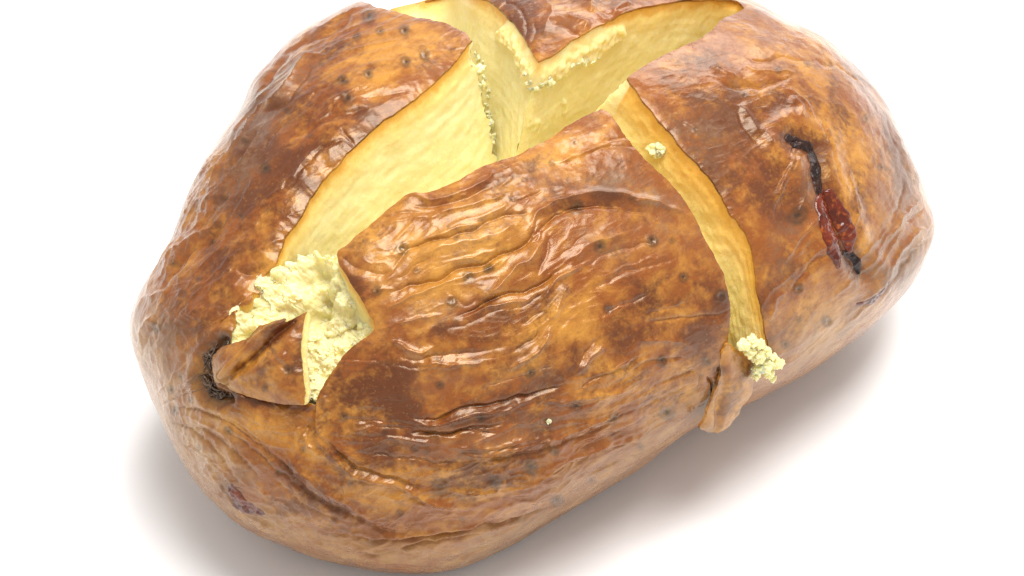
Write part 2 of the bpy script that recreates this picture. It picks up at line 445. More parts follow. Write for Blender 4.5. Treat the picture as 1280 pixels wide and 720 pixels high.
LONG_AX = _ux
CRO_AX = _uy
def displacement(px, P, Nn, facing, gapd):
    """height of the baked, wrinkled skin over the plain shape, in cm"""
    h = 0.09 * noise3(P * 0.32 + 4.0) + 0.05 * noise3(P * 0.8 + 9.0)
    vis = smooth(0.02, 0.34, facing)
    # shrunken skin: folds drawn out along the potato's length
    q = np.stack([P @ LONG_AX, P @ CRO_AX, P[:, 2]], 1)
    wq = q + 0.35 * np.stack([noise3(q * 0.7), noise3(q * 0.7 + 31), noise3(q * 0.7 + 67)], 1)
    n1 = noise3(wq * np.array([0.45, 1.6, 1.6]))
    n2 = noise3(wq * np.array([0.9, 3.4, 3.4]) + 21)
    n3 = noise3(wq * np.array([2.2, 7.5, 7.5]) + 43)
    r1 = 1 - np.abs(n1) * 2.2; r2 = 1 - np.abs(n2) * 2.2; r3 = 1 - np.abs(n3) * 2.0
    lx, ly = px[:, 0], px[:, 1]
    low = smooth(380, 620, ly) * smooth(150, 400, lx)
    amp = 0.45 + 0.75 * low + 0.5 * smooth(330, 230, lx) * smooth(460, 300, ly)
    amp = amp * (0.55 + 0.45 * np.clip(noise3(P * 0.5 + 77) * 2 + 0.5, 0, 1.4))
    amp = amp * (1 - 0.45 * smooth(700, 860, lx)) * (0.35 + 0.65 * smooth(0.05, 0.45, facing))
    h = h + amp * (0.030 * r1 * np.abs(r1) + 0.026 * r2 * np.abs(r2) + 0.016 * r3 * np.abs(r3))
    h = h + 0.0045 * fbm(P * 5.0 + 3, 3) + 0.006 * np.clip(noise3(P * 2.6 + 13), 0, 1)
    # traced folds
    m0 = (facing > 0.0)
    t = np.zeros(len(P))
    wob = np.stack([noise3(P * 1.3 + 5), noise3(P * 1.3 + 91)], 1) * 4.5 + np.stack([noise3(P * 4 + 5), noise3(P * 4 + 91)], 1) * 3.0
    pw = px + wob
    for line, w, amp_ in FOLDS:
        lo, hi = line.min(0) - 4 * w, line.max(0) + 4 * w
        m = np.where(m0 & np.all((pw > lo) & (pw < hi), axis=1))[0]
        if not len(m): continue
        d, s = seg_dist(pw[m], line)
        tap = np.clip(np.minimum(s, 1 - s) * 5, 0, 1) ** 0.8
        ww = w * (0.55 + 0.45 * tap)
        if amp_ > 0: prof = np.exp(-(np.abs(d) / (0.78 * ww)) ** 1.08)
        else: prof = np.exp(-(np.abs(d) / (0.62 * ww)) ** 1.1)
        t[m] += amp_ * prof * tap
    h = h + 1.15 * t * vis
    for ex, ey, er in EYES:
        m = np.where(m0 & (np.abs(lx - ex) < 3 * er) & (np.abs(ly - ey) < 3 * er))[0]
        if len(m):
            d = np.hypot(lx[m] - ex, ly[m] - ey) / er
            h[m] += (er / 5) * (0.005 * np.exp(-((d - 1.0) / 0.4) ** 2) - 0.010 * np.exp(-(d / 0.5) ** 2)) * (0.6 + 0.8 * ((ex * 7 + ey * 3) % 10) / 10) * vis[m]
    # the lips of the cuts roll inward a little
    g = np.clip(gapd, 0, 60)
    left = smooth(600, 560, lx) * smooth(20, 120, ly) * (gapd < 39)
    inL = left * (lx + 0.95 * ly < 660)
    h = h - vis * (0.20 * inL * np.clip(np.exp(-g / 19.0) - .128 * smooth(0, 39, g), 0, 1) + 0.03 * (1 - inL) * np.exp(-g / 5.0) * (gapd < 39))
    # hollow at the stem end
    d, s = seg_dist(px, np.array([(277,428),(262,448),(257,472),(266,492),(285,498)], float))
    h = h - 0.11 * np.exp(-(d / 7.0) ** 2) * vis + 0.05 * np.exp(-((d - 17) / 7.0) ** 2) * vis
    # dip along the burst on the right quarter, swelling beside it
    d, s = seg_dist(px, np.array([(988,174),(1014,188),(1020,220),(1036,262),(1060,315),(1076,340)], float))
    h = h - 0.06 * np.exp(-(d / 8.0) ** 2) * vis + 0.06 * np.exp(-((d - 24) / 12.0) ** 2) * vis
    return h

# ------------------------------------------------------------------ browning of the skin: soft spots (x, y, rx, ry, turn, amount)
DARK = [(640,215,45,16,-25,.5),(690,235,55,18,-20,.6),(840,372,60,20,5,.85),(770,255,50,20,10,.5),(460,320,32,26,-40,.45),(445,360,20,14,0,.6),(500,480,80,28,-10,.75),(470,440,50,18,10,.7),(580,520,90,22,-8,.85),(520,570,70,30,0,.6),(690,470,60,20,-15,.6),(760,430,60,25,-10,.6),(880,430,30,30,0,.6),(600,600,60,16,-15,.45),(640,400,50,14,-30,.5),(560,410,60,12,-20,.45),
        (410,130,60,22,-25,.55),(330,170,25,60,30,.6),(350,110,40,30,-40,.5),(300,240,30,60,30,.55),(420,175,50,18,-40,.7),(375,225,30,40,35,.5),(550,70,35,16,-20,.5),(470,118,40,10,-10,.5),(255,330,30,40,20,.5),(330,260,30,40,20,.55),(440,50,30,14,-20,.4),(235,400,25,30,0,.45),(220,450,25,40,0,.25),(355,300,14,20,20,.35),
        (880,130,50,30,-35,.7),(940,150,50,35,-30,.55),(900,190,35,40,-40,.65),(980,280,18,60,12,.4),(950,230,40,40,-10,.45),(1090,90,30,50,-35,.5),(1130,200,20,70,-15,.6),(1060,250,30,30,0,.35),(1120,340,40,30,-50,.5),(1060,400,60,14,-35,.35),(860,90,40,18,-30,.55),(1010,120,40,20,-10,.35),
        (650,25,30,40,20,.75),(720,15,60,16,-20,.6),(690,45,20,18,0,.4),(840,-10,70,12,0,.5),
        (340,610,50,30,35,.4),(430,630,60,25,20,.5),(400,545,50,22,10,.45),(620,665,50,16,-15,.35),(700,540,80,20,-15,.35),(460,500,40,20,-10,.5),(300,470,14,20,0,.5)]
GREY = [(790,235,70,12,8,.55),(840,280,50,40,20,.35),(320,150,26,60,32,.6),(290,230,22,60,30,.55),(350,90,40,20,-45,.5),(880,170,50,40,-40,.5),(1120,250,30,60,-10,.55),(1100,340,50,30,-45,.6),(980,300,14,50,15,.5),(1012,225,10,22,30,.35),(470,320,30,24,-20,.4),(580,300,70,20,-22,.45),(540,380,70,20,-20,.35),(620,540,80,20,-15,.5),(680,460,50,16,0,.3),(760,320,30,25,0,.4),(230,440,40,60,0,.3),(720,600,60,20,-25,.4),(620,690,40,14,-15,.5),(880,500,40,30,-30,.5),(700,30,30,14,-20,.5),(560,480,50,16,-10,.3),(195,400,20,60,15,.4)]
GOLD = [(480,300,50,40,-30,.6),(560,310,70,30,-22,.7),(520,380,60,30,-20,.5),(620,280,50,20,-20,.6),(390,250,24,60,35,.6),(500,60,55,28,-15,.7),(450,90,50,16,-20,.5),(340,340,40,50,20,.7),(690,190,50,24,-15,.6),(430,500,60,30,0,.6),(560,590,60,18,-10,.7),(700,400,50,40,-30,.6),(590,330,70,16,-25,.6),(850,480,60,30,-20,.5),(1050,200,40,60,-20,.8),(1000,70,60,30,15,.4),(1010,400,60,40,-20,.6),(640,440,60,14,-20,.4),(330,530,60,20,15,.7),(900,520,30,20,0,.5),(770,480,60,20,-15,.4),(420,570,60,14,20,.6),(560,265,30,10,-15,.5),(1075,300,30,40,0,.4),(470,610,60,16,10,.5),(620,250,40,14,-20,.5),(600,610,50,12,-10,.6)]
PALE = [(200,480,34,60,-15,.85),(245,565,46,60,-35,.95),(335,655,90,22,20,.9),(480,698,130,18,0,.75),(620,682,90,18,-22,.7),(740,612,110,20,-32,.75),(840,535,60,20,-32,.65),(980,450,70,28,-30,.7),(1060,410,60,28,-35,.5),(175,410,12,50,0,.4),(1150,310,20,40,30,.35),(250,250,10,70,28,.25),(1150,240,10,60,-15,.25)]
def spots(px, lst):
    o = np.zeros(len(px))
    for x, y, rx, ry, a, k in lst:
        c, s = math.cos(math.radians(a)), math.sin(math.radians(a))
        dx, dy = px[:, 0] - x, px[:, 1] - y
        u = (c * dx + s * dy) / rx; v = (-s * dx + c * dy) / ry
        m = (u * u + v * v) < 6
        o[m] = np.maximum(o[m], 0) + k * np.exp(-(u[m] ** 2 + v[m] ** 2) * 0.9) * (1 - np.clip(o[m], 0, 1) * 0.5)
    return np.clip(o, 0, 1)
def browning(px, P, facing):
    w = 26 * np.stack([fbm(P * 0.9 + 2, 4), fbm(P * 0.9 + 44, 4)], 1)
    q = px + w * 0.7
    n = fbm(P * 1.1 + 8, 4)
    dark = np.clip(spots(q, DARK) * (1 + 0.6 * n) + 0.22 * n, 0, 1)
    grey = np.clip(spots(q, GREY) * (1 + 0.9 * fbm(P * 2.4 + 61, 3)), 0, 1)
    gold = np.clip(spots(q, GOLD) + 0.2 * fbm(P * 1.3 + 33, 3), 0, 1)
    pale = np.clip(spots(px + 0.4 * w, PALE), 0, 1)
    pale = np.maximum(pale, 0.5 * smooth(0.1, -0.1, facing))
    eye = np.zeros(len(px))
    for ex, ey, er in EYES:
        m = np.where((facing > 0) & (np.abs(px[:, 0] - ex) < 3 * er) & (np.abs(px[:, 1] - ey) < 3 * er))[0]
        if len(m):
            qq = px[m] + 0.12 * w[m]
            d = np.hypot(qq[:, 0] - ex, qq[:, 1] - ey) / er
            eye[m] = np.maximum(eye[m], min(1, er / 4.4) * (1.0 * np.exp(-(d / 0.72) ** 2) + 0.45 * np.exp(-((d - 1.15) / 0.4) ** 2)))
    d, s = seg_dist(px + 0.25 * w, np.array([(277,428),(262,448),(257,472),(266,492),(285,498)], float))
    eye = np.maximum(eye, (facing > 0) * np.exp(-(d / (15.0 + 9 * noise3(P * 2.5 + 3))) ** 2) * 0.9)
    d, s = seg_dist(px + 0.2 * w, np.array([(988,174),(1014,188),(1020,220),(1034,262),(1050,310),(1074,340)], float))
    dark = np.maximum(dark, (facing > 0) * np.exp(-(d / 17.0) ** 2) * .8)
    eye = np.maximum(eye, (facing > 0) * np.exp(-(d / 6.0) ** 2) * .4)
    d, s = seg_dist(px + 0.3 * w, np.array([(291,606),(305,626),(330,638)], float))
    dark = np.maximum(dark, (facing > 0) * np.exp(-(d / 14.0) ** 2) * .9)
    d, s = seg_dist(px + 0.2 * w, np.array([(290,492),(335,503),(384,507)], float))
    dark = np.maximum(dark, (facing > 0) * np.exp(-(d / 5.0) ** 2) * 0.8)  # shade beneath the flap's lower edge, painted into the skin's brown
    return np.stack([dark, grey, gold, eye], 1), pale

# ------------------------------------------------------------------ mesh helpers
def link(o, parent=None):
    scene.collection.objects.link(o)
    if parent is not None: o.parent = parent
    return o

def build(name, V, F, mat, parent=None, attrs=None, smooth_sh=True):
    """V in cm in the potato's frame, F an (n,3) or (n,4) array"""
    V = np.asarray(V, float); F = np.asarray(F)
    used = np.unique(F); mp = np.full(len(V), -1); mp[used] = np.arange(len(used))
    V = V[used]; F = mp[F]
    me = bpy.data.meshes.new(name)
    n, k = F.shape
    me.vertices.add(len(V)); me.vertices.foreach_set('co', ((V - ORIGIN) * CM).astype(np.float32).ravel())
    me.loops.add(n * k); me.loops.foreach_set('vertex_index', F.astype(np.int32).ravel())
    me.polygons.add(n); me.polygons.foreach_set('loop_start', np.arange(0, n * k, k, dtype=np.int32))
    me.polygons.foreach_set('loop_total', np.full(n, k, np.int32))
    me.polygons.foreach_set('use_smooth', np.full(n, smooth_sh, bool))
    me.update(calc_edges=True); me.validate()
    for an, av in (attrs or {}).items():
        av = np.asarray(av, np.float32)[used]
        if av.ndim == 1:
            a = me.attributes.new(an, 'FLOAT', 'POINT'); a.data.foreach_set('value', av)
        else:
            a = me.attributes.new(an, 'FLOAT_COLOR', 'POINT'); a.data.foreach_set('color', av.ravel())
    me.materials.append(mat)
    return link(bpy.data.objects.new(name, me), parent)

def clip(V, A, F, f):
    """keep f > 0 of a triangle mesh, cutting triangles along f = 0; A holds columns to interpolate"""
    ins = f > 0
    c = ins[F].sum(1)
    keep = F[c == 3]
    VA = np.hstack([V, A])
    new, nV = [], len(V)
    edge_id = {}
    def cutv(a, b):
        key = np.sort(np.stack([a, b], 1), axis=1)
        code = key[:, 0] * np.int64(nV) + key[:, 1]
        return code
    T1 = F[c == 1]; T2 = F[c == 2]
    r1 = ins[T1].argmax(1); T1 = np.stack([T1[np.arange(len(T1)), (r1 + k) % 3] for k in range(3)], 1) if len(T1) else T1
    r2 = (~ins[T2]).argmax(1); T2 = np.stack([T2[np.arange(len(T2)), (r2 + k) % 3] for k in range(3)], 1) if len(T2) else T2
    pa = np.concatenate([T1[:, 0], T1[:, 0], T2[:, 0], T2[:, 0]]); pb = np.concatenate([T1[:, 1], T1[:, 2], T2[:, 1], T2[:, 2]])
    lo, hi = np.minimum(pa, pb), np.maximum(pa, pb)
    code = lo * np.int64(nV) + hi
    uq, inv = np.unique(code, return_inverse=True)
    a, b = uq // nV, uq % nV
    t = (f[a] / (f[a] - f[b]))[:, None]
    NV = VA[a] * (1 - t) + VA[b] * t
    inv = inv + nV
    n1, n2 = len(T1), len(T2)
    e = np.split(inv, [n1, 2 * n1, 2 * n1 + n2])
    tris = [keep]
    if n1: tris.append(np.stack([T1[:, 0], e[0], e[1]], 1))
    if n2:
        tris.append(np.stack([e[2], T2[:, 1], T2[:, 2]], 1))
        tris.append(np.stack([e[2], T2[:, 2], e[3]], 1))
    VA = np.vstack([VA, NV])
    return VA[:, :3], VA[:, 3:], np.vstack(tris)

def rim_edges(F):
    """directed boundary edges of a triangle mesh"""
    E = np.vstack([F[:, [0, 1]], F[:, [1, 2]], F[:, [2, 0]]])
    n = np.int64(F.max() + 1)
    code = np.minimum(E[:, 0], E[:, 1]) * n + np.maximum(E[:, 0], E[:, 1])
    _, idx, cnt = np.unique(code, return_index=True, return_counts=True)
    return E[idx[cnt == 1]]

def vnormals(V, F):
    n = np.zeros_like(V)
    fn = np.cross(V[F[:, 1]] - V[F[:, 0]], V[F[:, 2]] - V[F[:, 0]])
    for k in range(3): np.add.at(n, F[:, k], fn)
    return n / np.maximum(np.linalg.norm(n, axis=1, keepdims=True), 1e-12)

def thicken(V, A, F, offs, E=None):
    """adds a rolled edge under the boundary: offs(vertex ids) gives the inward vectors"""
    if E is None: E = rim_edges(F)
    ids = np.unique(E); mp = np.full(len(V), -1); mp[ids] = np.arange(len(ids)) + len(V)
    m2 = mp + len(ids)
    V2 = np.vstack([V, V[ids], V[ids] + offs(ids)]); A2 = np.vstack([A, A[ids], A[ids]])
    q = np.vstack([np.stack([mp[E[:, 1]], mp[E[:, 0]], m2[E[:, 0]]], 1), np.stack([mp[E[:, 1]], m2[E[:, 0]], m2[E[:, 1]]], 1)])
    return V2, A2, np.vstack([F, q])

# the table top sits at z = 0; the thing's own origin is where it touches the table
ORIGIN = np.array([0.0, 0.0, ZG])
cam.location = tuple((CPOS - ORIGIN) * CM)

# ------------------------------------------------------------------ materials
def material(name):
    m = bpy.data.materials.new(name); m.use_nodes = True
    nt = m.node_tree; bs = nt.nodes['Principled BSDF']
    return m, nt, bs
def node(nt, typ, **kw):
    n = nt.nodes.new(typ)
    for k, v in kw.items(): setattr(n, k, v)
    return n
def objcoord(nt, scale=(1, 1, 1), rot=(0, 0, 0)):
    tc = node(nt, 'ShaderNodeTexCoord'); mp = node(nt, 'ShaderNodeMapping')
    mp.inputs['Scale'].default_value = tuple(s / CM for s in scale)      # back to centimetres
    mp.inputs['Rotation'].default_value = rot
    nt.links.new(tc.outputs['Object'], mp.inputs[0]); return mp.outputs[0]
def tex(nt, vec, scale, detail=4, rough=.55, dist=0.0):
    n = node(nt, 'ShaderNodeTexNoise')
    n.inputs['Scale'].default_value = scale; n.inputs['Detail'].default_value = detail
    n.inputs['Roughness'].default_value = rough; n.inputs['Distortion'].default_value = dist
    nt.links.new(vec, n.inputs['Vector']); return n.outputs['Fac']
def rng_map(nt, v, a, b, c=0.0, d=1.0):
    n = node(nt, 'ShaderNodeMapRange'); n.interpolation_type = 'SMOOTHSTEP'
    for i, x in zip((1, 2, 3, 4), (a, b, c, d)): n.inputs[i].default_value = x
    nt.links.new(v, n.inputs[0]); return n.outputs[0]
def math_n(nt, op, a, b=None, clampit=False):
    n = node(nt, 'ShaderNodeMath', operation=op); n.use_clamp = clampit
    for i, v in enumerate((a, b)):
        if v is None: continue
        if isinstance(v, (int, float)): n.inputs[i].default_value = v
        else: nt.links.new(v, n.inputs[i])
    return n.outputs[0]
def mixc(nt, fac, a, b):
    n = node(nt, 'ShaderNodeMix', data_type='RGBA')
    for i, v in ((0, fac), (6, a), (7, b)):
        if isinstance(v, (int, float)): n.inputs[i].default_value = v
        elif isinstance(v, tuple): n.inputs[i].default_value = (*v, 1)
        else: nt.links.new(v, n.inputs[i])
    return n.outputs[2]
def bump(nt, hgt, strength, dist_cm, normal=None):
    b = node(nt, 'ShaderNodeBump'); b.inputs['Strength'].default_value = strength; b.inputs['Distance'].default_value = dist_cm * CM
    nt.links.new(hgt, b.inputs['Height'])
    if normal is not None: nt.links.new(normal, b.inputs['Normal'])
    return b.outputs[0]

def skin_material():
    m, nt, bs = material('baked_skin')
    v = objcoord(nt)
    at = node(nt, 'ShaderNodeAttribute', attribute_name='pigment'); sp = node(nt, 'ShaderNodeSeparateColor')
    nt.links.new(at.outputs['Color'], sp.inputs[0])
    dark, grey, gold = sp.outputs[0], sp.outputs[1], sp.outputs[2]
    eye = node(nt, 'ShaderNodeAttribute', attribute_name='spot').outputs['Fac']
    pale = node(nt, 'ShaderNodeAttribute', attribute_name='pale').outputs['Fac']
    vl = node(nt, 'ShaderNodeMapping'); vl.inputs['Scale'].default_value = (.92, 1.12, 1.12); nt.links.new(objcoord(nt, (1, 1, 1), (0, 0, -PSI)), vl.inputs[0]); vl = vl.outputs[0]
    n_mid = tex(nt, vl, 2.6, 6, .62, .4); n_big = tex(nt, vl, 1.25, 6, .60, .6); n_fin = tex(nt, v, 9.0, 6, .65, .3); n_mic = tex(nt, v, 34.0, 4, .6)
    g = math_n(nt, 'ADD', gold, math_n(nt, 'MULTIPLY', math_n(nt, 'SUBTRACT', n_mid, .47), 3.0), True)
    c = mixc(nt, g, (.215, .058, .0085), (.46, .205, .032))
    d = math_n(nt, 'ADD', dark, math_n(nt, 'MULTIPLY', math_n(nt, 'SUBTRACT', n_fin, .50), 1.7))
    d = math_n(nt, 'ADD', d, math_n(nt, 'MULTIPLY', math_n(nt, 'SUBTRACT', n_big, .47), 2.4))
    d = rng_map(nt, d, .05, .98)
    c = mixc(nt, d, c, mixc(nt, n_fin, (.050, .0105, .003), (.13, .029, .005)))
    gr = math_n(nt, 'MULTIPLY', grey, rng_map(nt, n_fin, .32, .68, .2, 1.0))
    c = mixc(nt, gr, c, (.185, .105, .062))
    pl = math_n(nt, 'MULTIPLY', pale, rng_map(nt, n_mid, .3, .62, .30, .9))
    c = mixc(nt, pl, c, mixc(nt, n_fin, (.26, .125, .040), (.42, .25, .105)))
    c = mixc(nt, rng_map(nt, n_mic, .56, .72, 0, .38), c, (.05, .016, .007))
    c = mixc(nt, rng_map(nt, tex(nt, v, 20, 3, .5), .60, .74, 0, .30), c, (.32, .18, .075))
    c = mixc(nt, math_n(nt, 'MULTIPLY', eye, rng_map(nt, n_fin, .2, .6, .7, 1.0)), c, (.022, .013, .009))
    nt.links.new(c, bs.inputs['Base Color'])
    r = math_n(nt, 'ADD', rng_map(nt, n_big, .36, .64, .14, .33), math_n(nt, 'MULTIPLY', n_fin, .10))
    nt.links.new(r, bs.inputs['Roughness'])
    bs.inputs['Specular IOR Level'].default_value = 0.46; bs.inputs['Specular Tint'].default_value = (1.0, .80, .52, 1)
    bs.inputs['Coat Tint'].default_value = (1.0, .95, .85, 1)
    bs.inputs['Coat Weight'].default_value = 0.34; bs.inputs['Coat Roughness'].default_value = 0.2
    vr = objcoord(nt, (1, 1, 1), (0, 0, -PSI)); st = node(nt, 'ShaderNodeMapping'); st.inputs['Scale'].default_value = (1.6, 6.0, 6.0)
    nt.links.new(vr, st.inputs[0])
    n_wr = tex(nt, st.outputs[0], 1.0, 5, .6, .7)
    rid = math_n(nt, 'SUBTRACT', 1.0, math_n(nt, 'ABSOLUTE', math_n(nt, 'MULTIPLY', math_n(nt, 'SUBTRACT', n_wr, .5), 5.0)), True)
    b0 = bump(nt, rid, .16, .03)
    b1 = bump(nt, n_fin, .16, .03, b0); b2 = bump(nt, n_mic, .2, .012, b1)
    nt.links.new(b2, bs.inputs['Normal'])
    return m

def flesh_material(name, tint=0.0):
    m, nt, bs = material(name)
    v = objcoord(nt)
    dep = node(nt, 'ShaderNodeAttribute', attribute_name='depth').outputs['Fac']      # cm under the skin
    rag = node(nt, 'ShaderNodeAttribute', attribute_name='torn').outputs['Fac']       # 1 where the flesh is torn and fluffy
    n1 = tex(nt, v, 1.6, 5, .6, .5); n2 = tex(nt, v, 7.0, 5, .62, .3); n3 = tex(nt, v, 26, 4, .6)
    vs = objcoord(nt, (1, 1, 1), (0, 0.12, -PSI))
    sv = node(nt, 'ShaderNodeMapping'); sv.inputs['Scale'].default_value = (.6, 5.0, 5.0); nt.links.new(vs, sv.inputs[0])
    n4 = tex(nt, sv.outputs[0], 1.6, 4, .6, .2)
    d = math_n(nt, 'ADD', dep, math_n(nt, 'MULTIPLY', math_n(nt, 'SUBTRACT', n2, .5), .25))
    deep = mixc(nt, n1, (.77, .675, .30), (.81, .745, .42))
    deep = mixc(nt, rng_map(nt, n4, .45, .7, 0, .45), deep, (.87, .81, .47))
    mid = mixc(nt, tint, (.84, .63, .20), (.80, .42, .05))
    c = mixc(nt, rng_map(nt, d,   .08, .70 + .25 * tint), mid, mixc(nt, tint * .75, deep, (.86, .64, .18)))
    c = mixc(nt, rng_map(nt, d, .03, .24), (.72, .36, .05), c)
    c = mixc(nt, rag, c, mixc(nt, n2, (.76, .65, .25), (.86, .79, .45)))
    c = mixc(nt, rng_map(nt, n3, .58, .75, 0, .35), c, (.84, .77, .44))
    nt.links.new(c, bs.inputs['Base Color'])
    nt.links.new(rng_map(nt, n2, .3, .7, .38, .6), bs.inputs['Roughness'])
    bs.inputs['Subsurface Weight'].default_value = 0.5
    bs.inputs['Subsurface Radius'].default_value = (1.0, .62, .18); bs.inputs['Subsurface Scale'].default_value = .32 * CM
    b1 = bump(nt, n2, .28, .03); b1 = bump(nt, n4, .12, .03, b1); b2 = bump(nt, n3, .55, .014, b1)
    nt.links.new(b2, bs.inputs['Normal'])
    return m

def simple_material(name, c1, c2, c3, scale, rough, coat=0.0, bump_cm=.03, sss=0.0):
    m, nt, bs = material(name); v = objcoord(nt)
    n1 = tex(nt, v, scale, 5, .6, .4); n2 = tex(nt, v, scale * 4, 4, .6)
    c = mixc(nt, rng_map(nt, n1, .35, .65), c1, c2)
    c = mixc(nt, rng_map(nt, n2, .5, .75), c, c3)
    nt.links.new(c, bs.inputs['Base Color']); nt.links.new(rng_map(nt, n2, .3, .7, rough * .75, rough * 1.25), bs.inputs['Roughness'])
    bs.inputs['Coat Weight'].default_value = coat; bs.inputs['Coat Roughness'].default_value = .12
    if sss:
        bs.inputs['Subsurface Weight'].default_value = sss; bs.inputs['Subsurface Scale'].default_value = .2 * CM
        bs.inputs['Subsurface Radius'].default_value = (1, .5, .15)
    b = bump(nt, n1, .5, bump_cm); b = bump(nt, n2, .5, bump_cm * .4, b); nt.links.new(b, bs.inputs['Normal'])
    return m

SKIN = skin_material()
FLESH = flesh_material('potato_flesh', 0.0)
FLESH_GOLD_SHADE = flesh_material('shaded_golden_flesh', .75)  # same flesh; the right face's shade and translucency put into a golden colour
CHAR = simple_material('charred_juice', (.010, .005, .004), (.03, .010, .006), (.05, .022, .014), 5, .32, .0)
CHAR.node_tree.nodes['Principled BSDF'].inputs['Specular IOR Level'].default_value = 0.25
SYRUP = simple_material('caramelised_juice', (.13, .016, .003), (.055, .0075, .002), (.32, .075, .010), 2.5, .12, .1, .008)
SYRUP.node_tree.nodes['Principled BSDF'].inputs['Specular IOR Level'].default_value = 0.35
FIBRE = simple_material('dry_stem_fibre', (.035, .018, .010), (.12, .065, .035), (.22, .15, .10), 8, .5, .1)
BLISTER = simple_material('reddish_blister', (.14, .024, .006), (.07, .012, .004), (.24, .065, .018), 5, .28, .2, .02)

m_ground, nt, bs = material('white_surface')
bs.inputs['Base Color'].default_value = (.93, .93, .93, 1); bs.inputs['Roughness'].default_value = .6
bs.inputs['Specular IOR Level'].default_value = .2
nt.links.new(mixc(nt, rng_map(nt, tex(nt, objcoord(nt), .8, 3), .3, .7), (.925, .925, .93), (.935, .935, .935)), bs.inputs['Base Color'])

# ------------------------------------------------------------------ the white surface
me = bpy.data.meshes.new('ground')
g_ = 6.0
me.from_pydata([(-g_, -g_, 0), (g_, -g_, 0), (g_, g_, 0), (-g_, g_, 0)], [], [(0, 1, 2, 3)])
me.materials.append(m_ground)
ground = link(bpy.data.objects.new('ground', me))
ground['label'] = 'seamless pure white surface under the baked potato'; ground['category'] = 'surface'; ground['kind'] = 'structure'

# ------------------------------------------------------------------ the potato
potato = link(bpy.data.objects.new('baked_potato', None))
potato['label'] = 'whole baked potato with glossy wrinkled brown skin cut open in a cross showing yellow flesh'
potato['category'] = 'baked potato'

def facing_of(P, Nn):
    d = CPOS - P; d /= np.linalg.norm(d, axis=1, keepdims=True)
    return (d * Nn).sum(1)

# skin
px = project(BASE); fac = facing_of(BASE, BN)
gd = gap_field(px, fac)
hgt = displacement(px, BASE, BN, fac, gd)
above = smooth(0.0, 0.6, BASE[:, 2] - ZG)
SV = BASE + BN * (hgt * above)[:, None]
SV[:, 2] = np.maximum(SV[:, 2], ZG + 0.004)
pig, pale = browning(px, BASE, fac)
Q = quads(N)
ci, cj = np.divmod(np.arange((N - 1) * (N - 1)), N - 1)
alt = ((ci - (N - 2) / 2) * (cj - (N - 2) / 2)) < 0            # split every cell along the spoke direction
TR = np.vstack([Q[~alt][:, [0, 1, 2]], Q[~alt][:, [0, 2, 3]], Q[alt][:, [0, 1, 3]], Q[alt][:, [1, 2, 3]]])
# same winding as the outward normal
fn = np.cross(SV[TR[:, 1]] - SV[TR[:, 0]], SV[TR[:, 2]] - SV[TR[:, 0]])
if (fn * BN[TR[:, 0]]).sum() < 0: TR = TR[:, ::-1]
A = np.hstack([pig, pale[:, None], BN, PH.ravel()[:, None]])
V2, A2, F2 = clip(SV, A, TR, gd)
E2 = rim_edges(F2)
E2 = E2[(A2[E2[:, 0], 8] < 2.9) & (A2[E2[:, 1], 8] < 2.9)]
V3, A3, F3 = thicken(V2, A2, F2, lambda ids: -A2[ids, 5:8] * 0.035, E2)
A3[len(V2):, 2] = np.minimum(A3[len(V2):, 2] + .5, 1)
skin = build('skin', V3, F3, SKIN, potato, {'pigment': A3[:, :4], 'pale': A3[:, 4], 'spot': A3[:, 3]})

# ---- walls of the cuts
def rim3d(c, back=False, inset=0.03):
    P, Nn = cast(c, back)
    f = facing_of(P, Nn)
    if back:
        h = np.zeros(len(P))
    else:
        h = displacement(project(P), P, Nn, f, np.zeros(len(P)))
    return P + Nn * (h - inset)[:, None]

